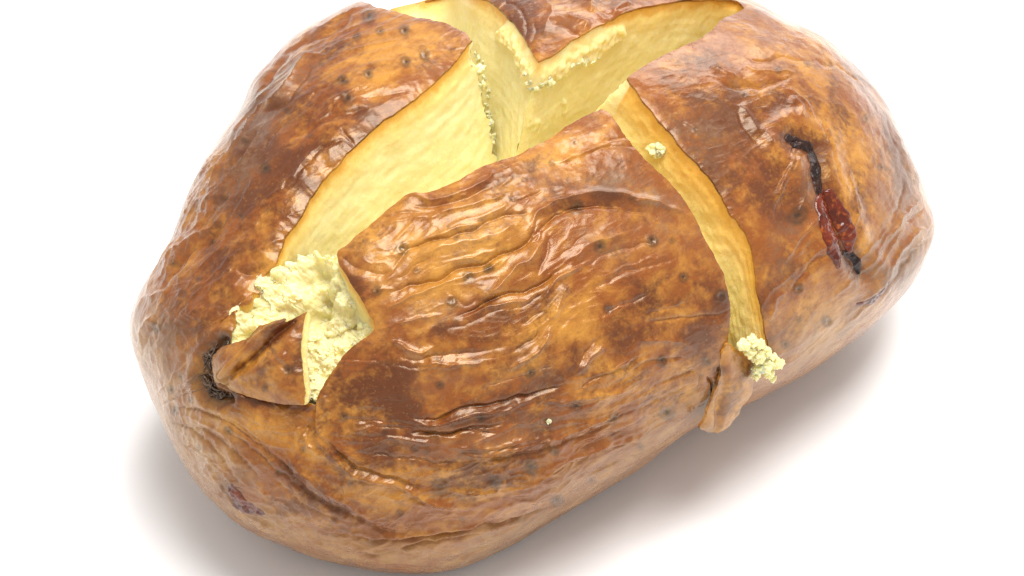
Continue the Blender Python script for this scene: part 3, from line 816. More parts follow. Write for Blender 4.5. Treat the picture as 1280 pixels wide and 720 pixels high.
def wall(rim, dirs, depth, toward, nt_=90, ragged=None, rough=1.0, seed=0.0, fan=False, pin=0):
    """a cut face hanging from its rim: rim (n,3), dirs (n,3) directions, depth cm; returns V, depth, torn, F"""
    n = len(rim)
    t = np.linspace(0, 1, nt_) ** 1.15
    room = np.zeros(n)
    for k in range(n):
        dv = Vector(dirs[k]).normalized(); h = BVH.ray_cast(Vector(rim[k]) + dv * .12, dv)
        room[k] = 0.15 if h[0] is None else max(.15, (h[3] + .12) * .72)
    room = np.convolve(np.pad(room, 8, 'edge'), np.ones(17) / 17, 'valid')
    if not fan: depth = np.minimum(depth, room)
    dp = t[None, :] * (depth[:, None] if np.ndim(depth) else depth)
    dr = dirs / np.linalg.norm(dirs, axis=1, keepdims=True)
    rim_s = np.stack([np.convolve(np.pad(rim[:, k], 20, 'edge'), np.hanning(43)[1:-1] / np.hanning(43).sum(), 'valid') for k in range(3)], 1)
    rim_s = rim + (rim_s - rim) * smooth(0, 20, np.minimum(np.arange(n), np.arange(n)[::-1]))[:, None]
    bl = smooth(0, .22, dp)[:, :, None]
    P = rim[:, None, :] * (1 - bl) + rim_s[:, None, :] * bl + dr[:, None, :] * dp[:, :, None]
    tg = np.gradient(rim, axis=0)
    ker = np.ones(15) / 15
    tg = np.stack([np.convolve(np.pad(tg[:, k], 7, 'edge'), ker, 'valid') for k in range(3)], 1)
    nn = np.cross(tg, dr); nn /= np.maximum(np.linalg.norm(nn, axis=1, keepdims=True), 1e-9)
    if (nn @ toward).mean() < 0: nn = -nn
    flat = P.reshape(-1, 3); d = dp.ravel() if dp.shape == (n, nt_) else np.broadcast_to(dp, (n, nt_)).ravel()
    nf = np.repeat(nn, nt_, axis=0)
    fq = flat + seed
    out = 0.030 * fbm(fq * 1.1, 3) + 0.009 * fbm(fq * 5.0 + 7, 4) + 0.007 * (0.5 - cells(fq * 5.5)[0]) + 0.010 * np.clip(noise3(fq * np.array([3, 3, 3]) + 40), 0, 1)
    # faint drag marks of the knife, running along the cut
    out += 0.008 * noise3(np.stack([d * 9.0, np.repeat(np.arange(n), nt_) * 0.012, np.full(n * nt_, seed)], 1))
    out = out * rough * smooth(0, .25, d)
    idx = np.repeat(np.arange(n), nt_)
    hold = np.ones(n * nt_)
    if pin: hold = smooth(0, pin, idx)
    if fan: hold = hold * smooth(1.0, .8, np.tile(t, n))
    torn = np.clip(noise3(fq * 2.2 + 70) * 2.2 - 0.75, 0, 1) * 0.6 * smooth(0.1, .4, d)
    if ragged is not None:
        pp = project(flat)
        wob = 4.0 * np.stack([fbm(flat * 5 + 3, 3), fbm(flat * 5 + 60, 3)], 1)
        for poly, h in ragged:
            s = sdf(pp + wob, np.array(poly, float), 30.0)
            m = smooth(2.0, -2.0, s)
            c_, _ = cells(flat * 7.0)
            out = out + m * (h * 1.6 + 0.05 * (0.6 - c_) + .025 * fbm(flat * 9, 3)) * smooth(.02, .30, d)
            torn = np.maximum(torn, m * (0.35 + .5 * np.clip(noise3(flat * 4 + 9) + .4, 0, 1)))
    flat = flat + nf * (out * hold)[:, None]
    i = np.arange(n * nt_).reshape(n, nt_)
    Qd = np.stack([i[:-1, :-1], i[1:, :-1], i[1:, 1:], i[:-1, 1:]], -1).reshape(-1, 4)
    f0 = np.cross(flat[Qd[:, 1]] - flat[Qd[:, 0]], flat[Qd[:, 3]] - flat[Qd[:, 0]])
    if (f0 @ toward).sum() < 0: Qd = Qd[:, ::-1]
    return flat, d, torn, Qd

def join(*parts):
    V, D, T, F, o = [], [], [], [], 0
    for v, d, t, f in parts:
        V.append(v); D.append(d); T.append(t); F.append(f + o); o += len(v)
    return np.vstack(V), np.concatenate(D), np.concatenate(T), np.vstack(F)

def fixed(n, v): return np.tile(np.array(v, float), (n, 1))
def ramp(c, a, b):
    s = np.linspace(0, 1, len(c))[:, None]; return np.array(a, float) * (1 - s) + np.array(b, float) * s

# the same direction down every corner keeps the two faces of a quarter joined
D_L, D_B, D_R, D_F = (.17, -.16, -1), (-.20, -.12, -1), (-.34, .0, -1), (-.10, .30, -1)

def shift_out(c, k):
    """move a cut line under the skin by k px, away from the gap"""
    tg = np.gradient(c, axis=0); nn = np.stack([-tg[:, 1], tg[:, 0]], 1); nn /= np.linalg.norm(nn, axis=1, keepdims=True)
    q = c + nn * 3
    s = sdf(q, GAP)
    return c + np.where((s > 0)[:, None], nn, -nn) * k

# left quarter
r = rim3d(shift_out(c_LL, 0.3))
w1 = wall(r, ramp(r, (.05, -.05, -1), D_L), 3.6, np.array([.6, -.7, .2]), 110, seed=1.0)
# crumbly end of that face at the corner
vv = w1[0].reshape(len(r), 110, 3)
tipn = 14
tv = vv[-1] - vv[-8]; tv /= np.linalg.norm(tv, axis=1, keepdims=True)
jg = 0.16 * fbm(vv[-1] * 4.0 + 11, 4) + 0.06 * np.clip(noise3(vv[-1] * 9), 0, 1)
for k in range(tipn):
    vv[-1 - k] += tv * (jg * (1 - k / tipn) ** 2)[:, None]
w1[2].reshape(len(r), 110)[-6:] = np.maximum(w1[2].reshape(len(r), 110)[-6:], .8)
r2_ = rim3d(shift_out(c_LC, 0.3)); r2_[0] = r[-1]
w2 = wall(r2_, fixed(len(r2_), D_L), 3.6, np.array([.6, .7, .1]), 50, seed=2.0, pin=16)
v2_ = w2[0].reshape(len(r2_), 50, 3)
tgt_ = np.stack([np.interp(np.linspace(0, 1, 50) ** 1.15 * 3.6, w1[1].reshape(len(r), 110)[-1], vv[-1][:, k]) for k in range(3)], 1)
dl_ = tgt_ - v2_[0]
for k in range(16): v2_[k] += dl_ * (1 - k / 16) ** 2
r3_ = rim3d(resample(spline([(447,-6),(444,4),(434,18),(426,30),(432,36),(440,40)], 1.5), 1.5), True)
w3 = wall(r3_, (np.array([-.6, .2, -1.6]) - r3_), 2.8, np.array([.6, .7, .1]), 40, seed=12.0)
V_, D_, T_, F_ = join(w1, w2, w3)
fl_left = build('cut_flesh', V_, F_, FLESH, potato, {'depth': D_, 'torn': T_})
fl_left['label'] = 'broad pale yellow cut face under the left quarter'

# back quarter
LEDGE = [(620,50),(640,58),(650,78),(658,96),(661,113),(668,112),(674,106),(684,104),(692,96),(706,92),(716,82),(724,76),(736,78),(747,74),(753,64),(762,55),(776,50),(780,40),(776,30),(700,40),(670,55),(640,20)]
LEDGE2 = [(655,118),(664,118),(668,150),(676,150),(672,165),(658,160)]
LEDGE3 = [(702,122),(709,122),(710,138),(704,140)]
rB1 = rim3d(shift_out(c_BR, 0.3))
w1 = wall(rB1, ramp(rB1, D_B, (-.12, -.1, -1)), 3.6, np.array([-.2, -.9, .2]), 110, ragged=[(LEDGE, .05), (LEDGE2, .02), (LEDGE3, .025)], seed=3.0, pin=10)
# the side face runs right round to the rim at the back
cb = resample(spline([(565,-16),(528,-1),(490,9),(470,24),(440,40)], 1.5), 1.5)
fr = rim3d(shift_out(c_BL, 0.3)); bk = rim3d(cb, True)
fr = fr[project(fr)[:, 1] > -24]
rB2 = resample(np.vstack([fr, bk]), 0.02); rB2[0] = rB1[0]
n2 = len(rB2)
edge_b = rB1[0] + np.array(D_B) / np.linalg.norm(D_B) * 5.0
foot = rB1[0][None] + (edge_b - rB1[0])[None] * (np.linspace(0, 1, n2)[:, None] ** .5)
vec = foot - rB2; ln = np.linalg.norm(vec, axis=1)
vec[0] = D_B; ln[0] = 0.01
ln = np.maximum(ln, .01)
w2 = wall(rB2, vec, ln, np.array([-.8, -.5, .2]), 110, ragged=[(LEDGE, .05)], seed=4.0, rough=.8, fan=True)
V_, D_, T_, F_ = join(w1, w2)
fl_back = build('cut_flesh', V_, F_, FLESH, potato, {'depth': D_, 'torn': T_})
fl_back['label'] = 'yellow cut faces with a crumbly edge under the rear quarter'

# right quarter
rR = rim3d(shift_out(c_RC, 0.3))
nR = len(rR)
dR = ramp(rR, D_R, (-.10, -.1, -1)); dR[:12] += np.linspace(1, 0, 12)[:, None] * np.array([-.35, 0, .1])
w1 = wall(rR, dR, 3.2, np.array([-.9, -.4, .1]), 100, seed=5.0, rough=1.7)
vv = w1[0].reshape(nR, 100, 3)
jg = 0.10 * np.clip(fbm(vv[0] * 3.5 + 5, 4), -.2, 1)
for k in range(12): vv[k] += np.array([-.4, .5, .4]) * (jg * (1 - k / 12) ** 2)[:, None]
w1[2].reshape(nR, 100)[:9] = np.maximum(w1[2].reshape(nR, 100)[:9], .85)
rR2 = rim3d(shift_out(c_RL, 0.3)); rR2[0] = rR[0]
w2 = wall(rR2, ramp(rR2, dR[0], (.0, .2, -1)), 3.2, np.array([-.4, .9, .1]), 50, seed=6.0, pin=16)
v2_ = w2[0].reshape(len(rR2), 50, 3)
dd1, dd2 = w1[1].reshape(nR, 100)[0], w2[1].reshape(len(rR2), 50)[0]
dl_ = np.stack([np.interp(dd2, dd1, vv[0][:, k]) for k in range(3)], 1) - v2_[0]
for k in range(16): v2_[k] += dl_ * (1 - k / 16) ** 2
V_, D_, T_, F_ = join(w1, w2)
fl_right = build('cut_flesh', V_, F_, FLESH_GOLD_SHADE, potato, {'depth': D_, 'torn': T_})
fl_right['label'] = 'cut face under the right quarter, coloured deeper golden for its shade'

# front quarter (faces turned away from us)
rF = rim3d(shift_out(c_FL, 0.3)); w1 = wall(rF, fixed(len(rF), D_F), 3.0, np.array([-.6, .7, .2]), 60, seed=7.0)
rF2 = rim3d(shift_out(c_FC, 0.3)); rF2[0] = rF[0]
w2 = wall(rF2, fixed(len(rF2), D_F), 3.0, np.array([.9, .3, .2]), 60, seed=8.0)
V_, D_, T_, F_ = join(w1, w2)
build('cut_flesh', V_, F_, FLESH, potato, {'depth': D_, 'torn': T_})

# ---- flesh at the bottom of the cuts
th2, ph2 = grid_angles(121)
CV = ell(th2.ravel(), ph2.ravel())
CV = CV * 0.62 + np.array([0, .1, -1.0]); CV = np.stack([CV[:, 0], CV[:, 1], np.maximum(CV[:, 2], ZG + .2)], 1)
CV = CV + 0.12 * np.stack([fbm(CV * 1.5 + s, 4) for s in (0, 20, 40)], 1)
core = build('flesh_core', CV, quads(121), FLESH, potato, {'depth': np.full(len(CV), 2.5), 'torn': np.full(len(CV), .25)})

# ---- sheets laid over the plain shape
def sheet(field, bbox, step, height, frame=None, on_skin=False):
    """grid over the picture box, clipped to field > 0, lifted off the plain shape by height(px, P)"""
    x = np.arange(bbox[0], bbox[2], step); y = np.arange(bbox[1], bbox[3], step)
    gx, gy = np.meshgrid(x, y, indexing='ij')
    p = np.stack([gx.ravel(), gy.ravel()], 1)
    f = field(p)
    i = np.arange(len(p)).reshape(gx.shape)
    Qd = np.stack([i[:-1, :-1], i[:-1, 1:], i[1:, 1:], i[1:, :-1]], -1).reshape(-1, 4)
    Qd = Qd[(f[Qd] > 0).any(1)]
    used = np.unique(Qd); mp = np.full(len(p), -1); mp[used] = np.arange(len(used))
    Qd = mp[Qd]; p = p[used]; f = f[used]
    P, Nn = cast(p) if frame is None else frame(p)
    h = height(p, P)
    if on_skin: h = h + displacement(p, P, Nn, facing_of(P, Nn), np.full(len(p), 40.0))
    V = P + Nn * h[:, None]
    F = np.vstack([Qd[:, [0, 1, 2]], Qd[:, [0, 2, 3]]])
    fn = np.cross(V[F[:, 1]] - V[F[:, 0]], V[F[:, 2]] - V[F[:, 0]])
    if (fn * Nn[F[:, 0]]).sum() < 0: F = F[:, ::-1]
    return V, np.hstack([p, Nn, h[:, None]]), F, f

# crumbled flesh at the stem end
MASH = np.vstack([[(280,428),(283,402),(285,383),(296,376),(305,373),(309,358),(316,337),(332,322)],
                  [(344,324),(352,318),(360,320),(366,312),(374,313),(382,305),(390,306),(394,313),(403,309),(412,311),(420,318)],
                  [(436,346),(449,369),(460,391),(470,405),(464,420),(437,440),(422,458),(412,472),(402,490),(394,507)],
                  [(360,500),(300,486),(278,470),(278,440)]])
MASH_D = np.array([(286,415,.06),(283,430,.08),(279,440,.08),(290,398,.06),(344,326,.18),(366,314,.20),(390,308,.22),(410,312,.20),(424,325,.22),(300,400,.10),(296,372,.10),(320,350,.12),(310,392,.22),(345,385,.42),(390,365,.75),(385,390,.85),(362,366,.22),(350,402,.45),(375,345,.5),(412,345,.22),(424,368,.32),(432,398,.62),(405,402,.55),(448,400,.40),(415,440,.42),(402,470,.40),(462,398,.12),(440,365,.25),(395,500,.15),(300,420,.35),(330,450,.5),(280,470,.4),(330,345,.30),(392,330,.62),(335,372,.3),(340,332,.16)], float)
def mash_h(p, P):
    d2 = ((p[:, None, :] - MASH_D[None, :, :2]) ** 2).sum(2) + 30.0
    w = 1 / d2 ** 1.6
    dep = (w * MASH_D[:, 2]).sum(1) / w.sum(1)
    wq = P + .12 * np.stack([fbm(P * 3 + s, 3) for s in (0, 20, 40)], 1)
    c1, i1 = cells(wq * 2.4); c2, i2 = cells(wq * 6.0 + 9); c3, i3 = cells(wq * 13.0 + 3)
    return -dep * 1.15 + .06 * (.55 - c1) + .10 * (i1 - .5) + .035 * (.55 - c2) + .03 * (i2 - .5) + .03 * (.5 - c3) + .05 * fbm(P * 8, 5)
mw = lambda p: np.stack([fbm(np.column_stack([p * .07, np.full(len(p), 1.5)]), 3), fbm(np.column_stack([p * .07, np.full(len(p), 9.5)]), 3)], 1)
V, A_, F, f = sheet(lambda p: -sdf(p + 3.5 * mw(p) * (p[:, 1] < 335)[:, None], MASH), (270, 296, 478, 512), 1.0, mash_h)
V, A_, F = clip(V, A_, F, f)
for q_ in range(2):
    vn_ = vnormals(V, F)
    c1_, i1_ = cells(V * 4.5 + 2); c2_, i2_ = cells(V * 11 + 5)
    V = V + vn_ * (.5 * (.045 * (.5 - c1_) + .018 * (.5 - c2_) + .022 * fbm(V * 7, 4)))[:, None]
E_ = rim_edges(F)
V, A_, F = thicken(V, A_, F, lambda ids: -A_[ids, 2:5] * .25, E_)
cb_, ib_ = cells(V * 5.0)
_pp = A_[:, :2]
torn = np.clip(1.2 * (ib_ - .70) + .9 * smooth(338, 318, _pp[:, 1]) * smooth(.3, .6, ib_ + .2) + .6 * np.exp(-((_pp[:, 0] - 305) ** 2 + (_pp[:, 1] - 405) ** 2) / 300) + .6 * np.exp(-((_pp[:, 0] - 362) ** 2 + (_pp[:, 1] - 368) ** 2) / 160), 0, 1)
build('crumbled_flesh', V, F, FLESH, potato, {'depth': .50 - .5 * A_[:, 5], 'torn': torn * .8})['label'] = 'crumbled pale flesh at the stem end of the cut'

# small upstanding triangle of skin by the stem
FLAP = np.array([(268,447),(275,438),(284,432),(294,429),(314,422),(320,414),(328,408),(342,405),(364,400),(362,406),(386,393),(388,392),(384,404),(382,420),(381,437),(383,465),(386,490),(384,503),(361,503),(335,500),(311,494),(290,487),(282,482),(271,476),(268,462)], float)
FLAP = jag(resample(np.vstack([FLAP, FLAP[:1]]), 1.0), 1.2, .12)
def flap_h(p, P):
    d = np.clip(-sdf(p, FLAP), 0, 60)
    dome = 0.13 * (1 - np.exp(-d / 14.0))
    rise = 0.16 * smooth(300, 390, p[:, 0])
    d1, s1 = seg_dist(p, np.array([(286,478),(310,458),(330,440),(352,420),(372,404)], float))
    d2, s2 = seg_dist(p, np.array([(284,470),(306,445),(325,424),(345,412),(368,402)], float))
    d3, s3 = seg_dist(p, np.array([(340,432),(354,450),(366,462)], float))
    d4, s4 = seg_dist(p, np.array([(290,474),(330,462),(362,445)], float))
    return .05 + dome + rise - .10 * np.exp(-(d1 / 4.5) ** 1.4) + .10 * np.exp(-(d2 / 5.5) ** 2) - .03 * np.exp(-(d3 / 4) ** 2) + .05 * np.exp(-(d4 / 6) ** 2) + .03 * fbm(P * 2.6, 3)
V, A_, F, f = sheet(lambda p: -sdf(p, FLAP), (262, 386, 394, 510), 1.0, flap_h)
V, A_, F = clip(V, A_, F, f)
E_ = rim_edges(F)
V, A_, F = thicken(V, A_, F, lambda ids: -A_[ids, 2:5] * .05, E_)
pp = A_[:, :2]
pg, pl = browning(pp, V, np.ones(len(V)))
d1, _ = seg_dist(pp, np.array([(292,472),(310,455),(330,438),(352,420),(372,404)], float))
pg[:, 0] = np.clip(.12 + .45 * fbm(V * 1.8 + 7, 4) + .6 * np.exp(-(d1 / 4) ** 2) + .35 * smooth(360, 386, pp[:, 0]) + .2 * fbm(V * 3, 3), 0, 1)
pg[:, 1] = .05; pg[:, 2] = np.clip(.5 + .4 * fbm(V * 2, 3), 0, 1)
pg[:, 3] = 0
for ex, ey, er in ((368, 461, 5), (338, 484, 3.5)):
    d = np.hypot(pp[:, 0] - ex, pp[:, 1] - ey) / er
    pg[:, 3] = np.maximum(pg[:, 3], .9 * np.exp(-(d / .6) ** 2) + .45 * np.exp(-((d - 1) / .4) ** 2))
pl = 1.0 * smooth(296, 274, pp[:, 0] - .25 * (pp[:, 1] - 455) + 6 * fbm(V * 3 + 2, 3))
flap = build('skin_flap', V, F, SKIN, potato, {'pigment': pg, 'pale': pl, 'spot': pg[:, 3]})
flap['label'] = 'small triangle of skin lifted beside the stem scar'
# the flesh that lifts with it
def sheet_rim(poly, hfun):
    P, Nn = cast(poly); return P + Nn * (hfun(poly, P) - .04)[:, None], Nn
fr = FLAP
r, rn = sheet_rim(fr, flap_h)
ctr = r.mean(0)
inw = -rn + .35 * (ctr - r) / np.linalg.norm(ctr - r, axis=1, keepdims=True)
right = (fr[:, 0] > 374)
inw[right] = -rn[right] + np.array([.42, -.1, -.3])
v_, d_, t_, f_ = wall(r, inw, np.where(right, .75, .28), -rn.mean(0) * 0 + np.array([.5, -.5, .5]), 40, seed=9.0, rough=2.2)
build('flap_flesh', v_, f_, FLESH, flap, {'depth': d_ + .12, 'torn': np.clip(t_ + .35, 0, 1)})

# loose fold of skin hanging by the front corner
LOOSE = np.array([(911,431),(924,439),(937,446),(943,455),(940,475),(937,494),(930,508),(924,520),(912,531),(900,538),(893,541),(874,534),(884,515),(893,495),(900,470),(903,450)], float)
LOOSE = jag(spline(LOOSE, 1.0, True), 1.0, .12)
_P, _N = cast(np.array([(893., 478.)])); _P, _N = _P[0], _N[0]
_pn = _N + .25 * RGT + .2 * (-FWD); _pn /= np.linalg.norm(_pn)
def loose_frame(p):
    d = ray(p); P0 = _P + _N * .06
    t = ((P0 - CPOS) @ _pn) / (d @ _pn)
    return CPOS + d * t[:, None], np.tile(_pn, (len(p), 1))
def loose_h(p, P):
    d1, _ = seg_dist(p, np.array([(893,540),(896,515),(903,490),(904,465),(900,448)], float))
    d = np.clip(-sdf(p, LOOSE), 0, 30)
    return .05 * (1 - np.exp(-d / 6)) - .05 * np.exp(-(d1 / 4) ** 2) + .03 * np.sin((p[:, 1] - .5 * p[:, 0]) * .09) + .015 * fbm(P * 3, 3)
V, A_, F, f = sheet(lambda p: -sdf(p, LOOSE), (868, 426, 950, 546), 1.0, loose_h, loose_frame)
V, A_, F = clip(V, A_, F, f)
V, A_, F = thicken(V, A_, F, lambda ids: -A_[ids, 2:5] * .05, rim_edges(F))
pp = A_[:, :2]; pg, pl = browning(pp, V, np.ones(len(V)))
pg[:, 0] = np.clip(.22 + .5 * fbm(V * 1.6 + 5, 4), 0, 1); pg[:, 2] = np.clip(.6 + .6 * fbm(V * 1.2, 3), 0, 1); pl = np.clip(.10 + .5 * smooth(900, 880, pp[:, 0]) + .3 * smooth(515, 538, pp[:, 1]), 0, .7)
loose = build('loose_skin', V, F, SKIN, potato, {'pigment': pg, 'pale': pl, 'spot': pg[:, 3]})
loose['label'] = 'loose tan fold of skin hanging at the end of the cross cut'

# burst on the right quarter: charred crust and caramelised juice
def lobe(name, mat, line, widths, height, bbox, lump, seed, label=None):
    line = np.array(line, float); ws = np.array(widths, float)
    sp_ = spline(line, 2.0)
    def fld(p):
        d, s = seg_dist(p, sp_)
        w = np.interp(s, np.linspace(0, 1, len(ws)), ws)
        q = np.column_stack([p * .07, np.full(len(p), seed)])
        return w * (1 + .22 * fbm(q, 2)) - d
    def hh(p, P):
        f = np.clip(fld(p), 0, None); w = ws.mean()
        u = np.clip(f / w, 0, 1)
        c1, i1 = cells(P * 6 + seed)
        return -.02 + height * np.sqrt(np.clip(1 - (1 - u) ** 2, 0, 1)) + lump * u * (i1 - .4) + lump * .7 * u * (.5 - c1) + .012 * u * fbm(P * 8, 3) + .022 * u * np.clip(.42 - cells(P * 8.5 + seed)[0], 0, 1)
    V, A_, F, f = sheet(fld, bbox, .8, hh, on_skin=True)
    V, A_, F = clip(V, A_, F, f)
    V, A_, F = thicken(V, A_, F, lambda ids: -A_[ids, 2:5] * .06, rim_edges(F))
    o = build(name, V, F, mat, potato)
    if label: o['label'] = label
    return o
lobe('charred_crust', CHAR, [(986,172),(996,178),(1008,182),(1014,188),(1017,200),(1019,212),(1021,224),(1024,236),(1026,246)], [5,7,5.5,4.5,5,7,6,6,4], .06, (974, 160, 1042, 258), .07, 1.0, 'black charred crust along the burst in the skin')
lobe('caramelised_juice', SYRUP, [(1028,238),(1026,255),(1032,280),(1037,305),(1042,322),(1044,332)], [4,10,12,12,10,4], .075, (1006, 222, 1064, 348), .012, 2.0, 'longer dark red bead of baked juice, left of the pair')
lobe('caramelised_juice', SYRUP, [(1034,240),(1042,255),(1050,270),(1058,288),(1062,302),(1064,314)], [4,7,9,9,8,4], .07, (1018, 224, 1082, 330), .012, 3.0, 'shorter dark red bead of baked juice, right of the pair')
lobe('charred_crust', CHAR, [(1056,316),(1064,318),(1072,326),(1075,336),(1076,342)], [4,5,5,5,3], .05, (1044, 306, 1086, 350), .03, 4.0, 'small black crust below the red beads')
lobe('blister', BLISTER, [(1074,381),(1084,376),(1096,369),(1106,358),(1112,350)], [3,4,4,3.5,2], .035, (1064, 342, 1120, 390), .02, 5.0, 'narrow reddish blister low on the right quarter')
lobe('torn_skin', BLISTER, [(291,606),(297,616),(305,626),(316,633),(330,638)], [5,8,9,9,4], .045, (276, 590, 346, 656), .06, 6.0, 'small torn reddish patch low on the left')

# stem scar: dry curled fibres in the hollow
def tube(line, rad, sides=6):
    line = np.asarray(line); n = len(line)
    tg = np.gradient(line, axis=0); tg /= np.linalg.norm(tg, axis=1, keepdims=True)
    a = np.cross(tg, [0.3, .2, 1]); a /= np.linalg.norm(a, axis=1, keepdims=True); b = np.cross(tg, a)
    ang = np.arange(sides) * 2 * math.pi / sides
    rr = rad * np.sqrt(np.clip(np.sin(np.linspace(.08, math.pi - .08, n)), 0, 1))
    V = line[:, None, :] + rr[:, None, None] * (np.cos(ang)[None, :, None] * a[:, None, :] + np.sin(ang)[None, :, None] * b[:, None, :])
    i = np.arange(n * sides).reshape(n, sides); j = np.roll(i, -1, 1)
    F = np.stack([i[:-1], j[:-1], j[1:], i[1:]], -1).reshape(-1, 4)
    return V.reshape(-1, 3), F
SV_, SF_, off = [], [], 0
_fa = np.array([(277,428),(262,448),(257,472),(266,492),(285,498)], float)
fibres = [[(272,424),(266,436),(262,450),(258,462)],[(268,428),(261,442),(254,458),(250,470)],[(264,440),(260,455),(262,470)],[(250,468),(256,480),(268,486),(280,490)],[(252,476),(262,488),(276,494),(288,497)],[(262,478),(274,484),(286,492)],[(258,486),(268,496),(280,500)],[(252,455),(248,466),(250,480)],[(266,462),(270,474),(280,484)],[(275,432),(270,446),(268,458)],[(246,486),(254,492),(262,502)],[(280,480),(286,488),(290,498)],[(256,448),(262,440),(270,434)],[(260,470),(266,478),(278,482)],[(248,474),(252,488),(262,496)]]
for k in range(60):
    a_ = resample(_fa, 1.0); c0 = a_[rng.integers(10, len(a_) - 4)] + rng.normal(0, 6.5, 2) + np.array([-4., 2.])
    ang_ = math.radians(rng.uniform(30, 130)); L_ = rng.uniform(8, 22)
    dv_ = np.array([math.cos(ang_), math.sin(ang_)]); bn_ = np.array([-dv_[1], dv_[0]]) * rng.normal(0, 3)
    fibres.append([tuple(c0 - dv_ * L_ / 2), tuple(c0 + bn_), tuple(c0 + dv_ * L_ / 2)])
for k, fb in enumerate(fibres):
    c = spline(fb, 2.0)
    P, Nn = cast(c)
    h = -.06 + .07 * np.sin(np.linspace(0, math.pi, len(c))) + .03 * noise3(P * 5 + k)
    v, f = tube(P + Nn * (h - .03)[:, None] + .05 * np.stack([noise3(P * 7 + k), noise3(P * 7 + k + 30), 0 * h], 1), .006 + .013 * rng.random())
    SV_.append(v); SF_.append(f + off); off += len(v)
scar = build('stem_scar', np.vstack(SV_), np.vstack(SF_), FIBRE, potato)
scar['label'] = 'dark dry fibrous stem scar at the near end'

# ------------------------------------------------------------------ fluffy bits of flesh
def ico(sub=3):
    import bmesh
    bm = bmesh.new(); bmesh.ops.create_icosphere(bm, subdivisions=sub, radius=1.0)
    V = np.array([v.co[:] for v in bm.verts]); F = np.array([[v.index for v in f.verts] for f in bm.faces]); bm.free(); return V, F
ICO3, ICO2 = ico(4), ico(3)
def lump(P, r, seed, scale=(1, 1, 1), hi=False):
    V, F = ICO3 if hi else ICO2
    d = 1 + .55 * fbm(V * 1.6 + seed, 4)
    c_, i_ = cells(V * 2.2 + seed); d = d + .35 * (.5 - c_) + .25 * (i_ - .5)
    return P + V * d[:, None] * r * np.array(scale), F
def gather(lst):
    V, F, o = [], [], 0
    for v, f in lst: V.append(v); F.append(f + o); o += len(v)
    return np.vstack(V), np.vstack(F)
vis_objs = []
def solid_bvh(*objs):
    V, F, o = [], [], 0
    for ob in objs:
        me = ob.data; v = np.zeros(len(me.vertices) * 3, np.float32); me.vertices.foreach_get('co', v); v = v.reshape(-1, 3) / CM + ORIGIN
        for p in me.polygons: F.append([i + o for i in p.vertices])
        V.append(v); o += len(v)
    return BVHTree.FromPolygons(np.vstack(V).tolist(), F)
WB = solid_bvh(fl_left, fl_back, fl_right)
def on_wall(x, y, lift=0.0):
    d = ray(np.array([[x, y]]))[0]; h = WB.ray_cast(Vector(CPOS), Vector(d))
    if h[0] is None:
        P, Nn = cast(np.array([[x, y]], float)); return P[0]
    return np.array(h[0]) - d * lift

# tuft squeezed out at the end of the cross cut
P0, N0 = cast(np.array([[948., 448.]])); P0, N0 = P0[0], N0[0]
lst = []
def at_plane(x, y, lift):
    d = ray(np.array([[x, y]]))[0]; t = ((P0 + N0 * .1 - CPOS) @ N0) / (d @ N0); return CPOS + d * t - d * lift
for k, (x, y, rr, lf) in enumerate([(938,440,.13,.0),(948,446,.16,.05),(957,440,.13,.0),(956,456,.18,.10),(968,452,.15,.12),(975,454,.10,.14),(960,466,.13,.12),(966,473,.08,.12),(948,461,.14,.08),(945,470,.09,.08),(962,447,.12,.08),(930,432,.13,-.05),(940,428,.14,-.1),(950,430,.12,-.05)]):
    lst.append(lump(at_plane(x, y, lf * .7), rr * .68, 3.1 * k, hi=True))
V, F = gather(lst)
tuft = build('flesh_tuft', V, F, FLESH, potato, {'depth': np.full(len(V), 1.5), 'torn': np.full(len(V), 1.0)})
tuft['label'] = 'fluffy pale tuft of flesh squeezed out of the cross cut'

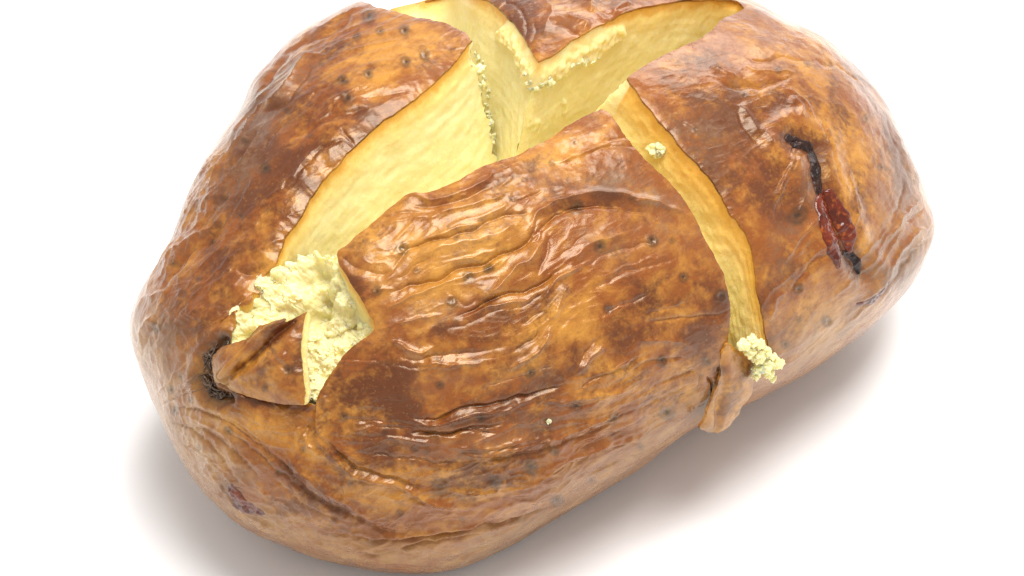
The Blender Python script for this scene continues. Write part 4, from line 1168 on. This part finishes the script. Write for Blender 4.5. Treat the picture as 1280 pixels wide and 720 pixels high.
# crumbs still clinging to the torn edges, one piece of rough flesh per edge
def clinging(pts, parent, rmin, rmax, seed):
    l = []
    for k, (x, y) in enumerate(pts):
        for q in range(2):
            r_ = (rmin + (rmax - rmin) * rng.random() ** 2) * (1, .5)[q]
            l.append(lump(on_wall(x + rng.normal(0, 1 + 2.5 * (q > 0)), y + rng.normal(0, 1 + 3 * (q > 0)), -r_ * .6), r_, seed + 1.7 * k + 31 * q, scale=rng.uniform(.6, 1.6, 3)))
    V, F = gather(l)
    return build('torn_edge', V, F, FLESH, parent, {'depth': np.full(len(V), .8), 'torn': np.full(len(V), .35)})
pl_ = [(x + rng.normal(0, 1.5), y + rng.normal(0, 2)) for x, y in resample(np.array([(596,66),(605,96),(611,120),(615,150),(617,178)], float), 8)]
clinging(pl_, fl_left, .03, .08, 10)
pb_ = [(656,94),(660,104),(663,111),(670,111),(677,106),(685,104),(690,98),(716,82),(722,78),(730,78),(740,76),(747,73)]
clinging(pb_, fl_back, .02, .08, 60)
pr_ = [(x + rng.normal(0, 1.2), y + rng.normal(0, 1.2)) for x, y in resample(np.array([(787,115),(778,126),(768,134),(764,142)], float), 3)]

# loose crumbs
def crumb(x, y, r_, label, seed, P=None):
    P = on_wall(x, y, r_ * .5) if P is None else P
    V, F = gather([lump(P, r_, seed, hi=True), lump(P + np.array([r_ * .6, -.2 * r_, .3 * r_]), r_ * .7, seed + 5, hi=True)])
    o = build('flesh_crumb', V - P + ORIGIN, F, FLESH, None, {'depth': np.full(len(V), 1.5), 'torn': np.full(len(V), .9)})
    o.location = tuple((P - ORIGIN) * CM)
    o['label'] = label; o['category'] = 'crumb'; o['group'] = 'loose flesh crumbs'
    return o
crumb(819, 188, .12, 'round pale crumb of flesh sitting in the cross cut against the golden face', 4.4)
P, Nn = cast(np.array([[683., 524.]])); f_ = facing_of(P, Nn)
h_ = displacement(project(P), P, Nn, f_, np.full(1, 40.))
crumb(683, 524, .036, 'tiny white crumb stuck on the wrinkled front skin', 8.8, P[0] + Nn[0] * (h_[0] + .02))
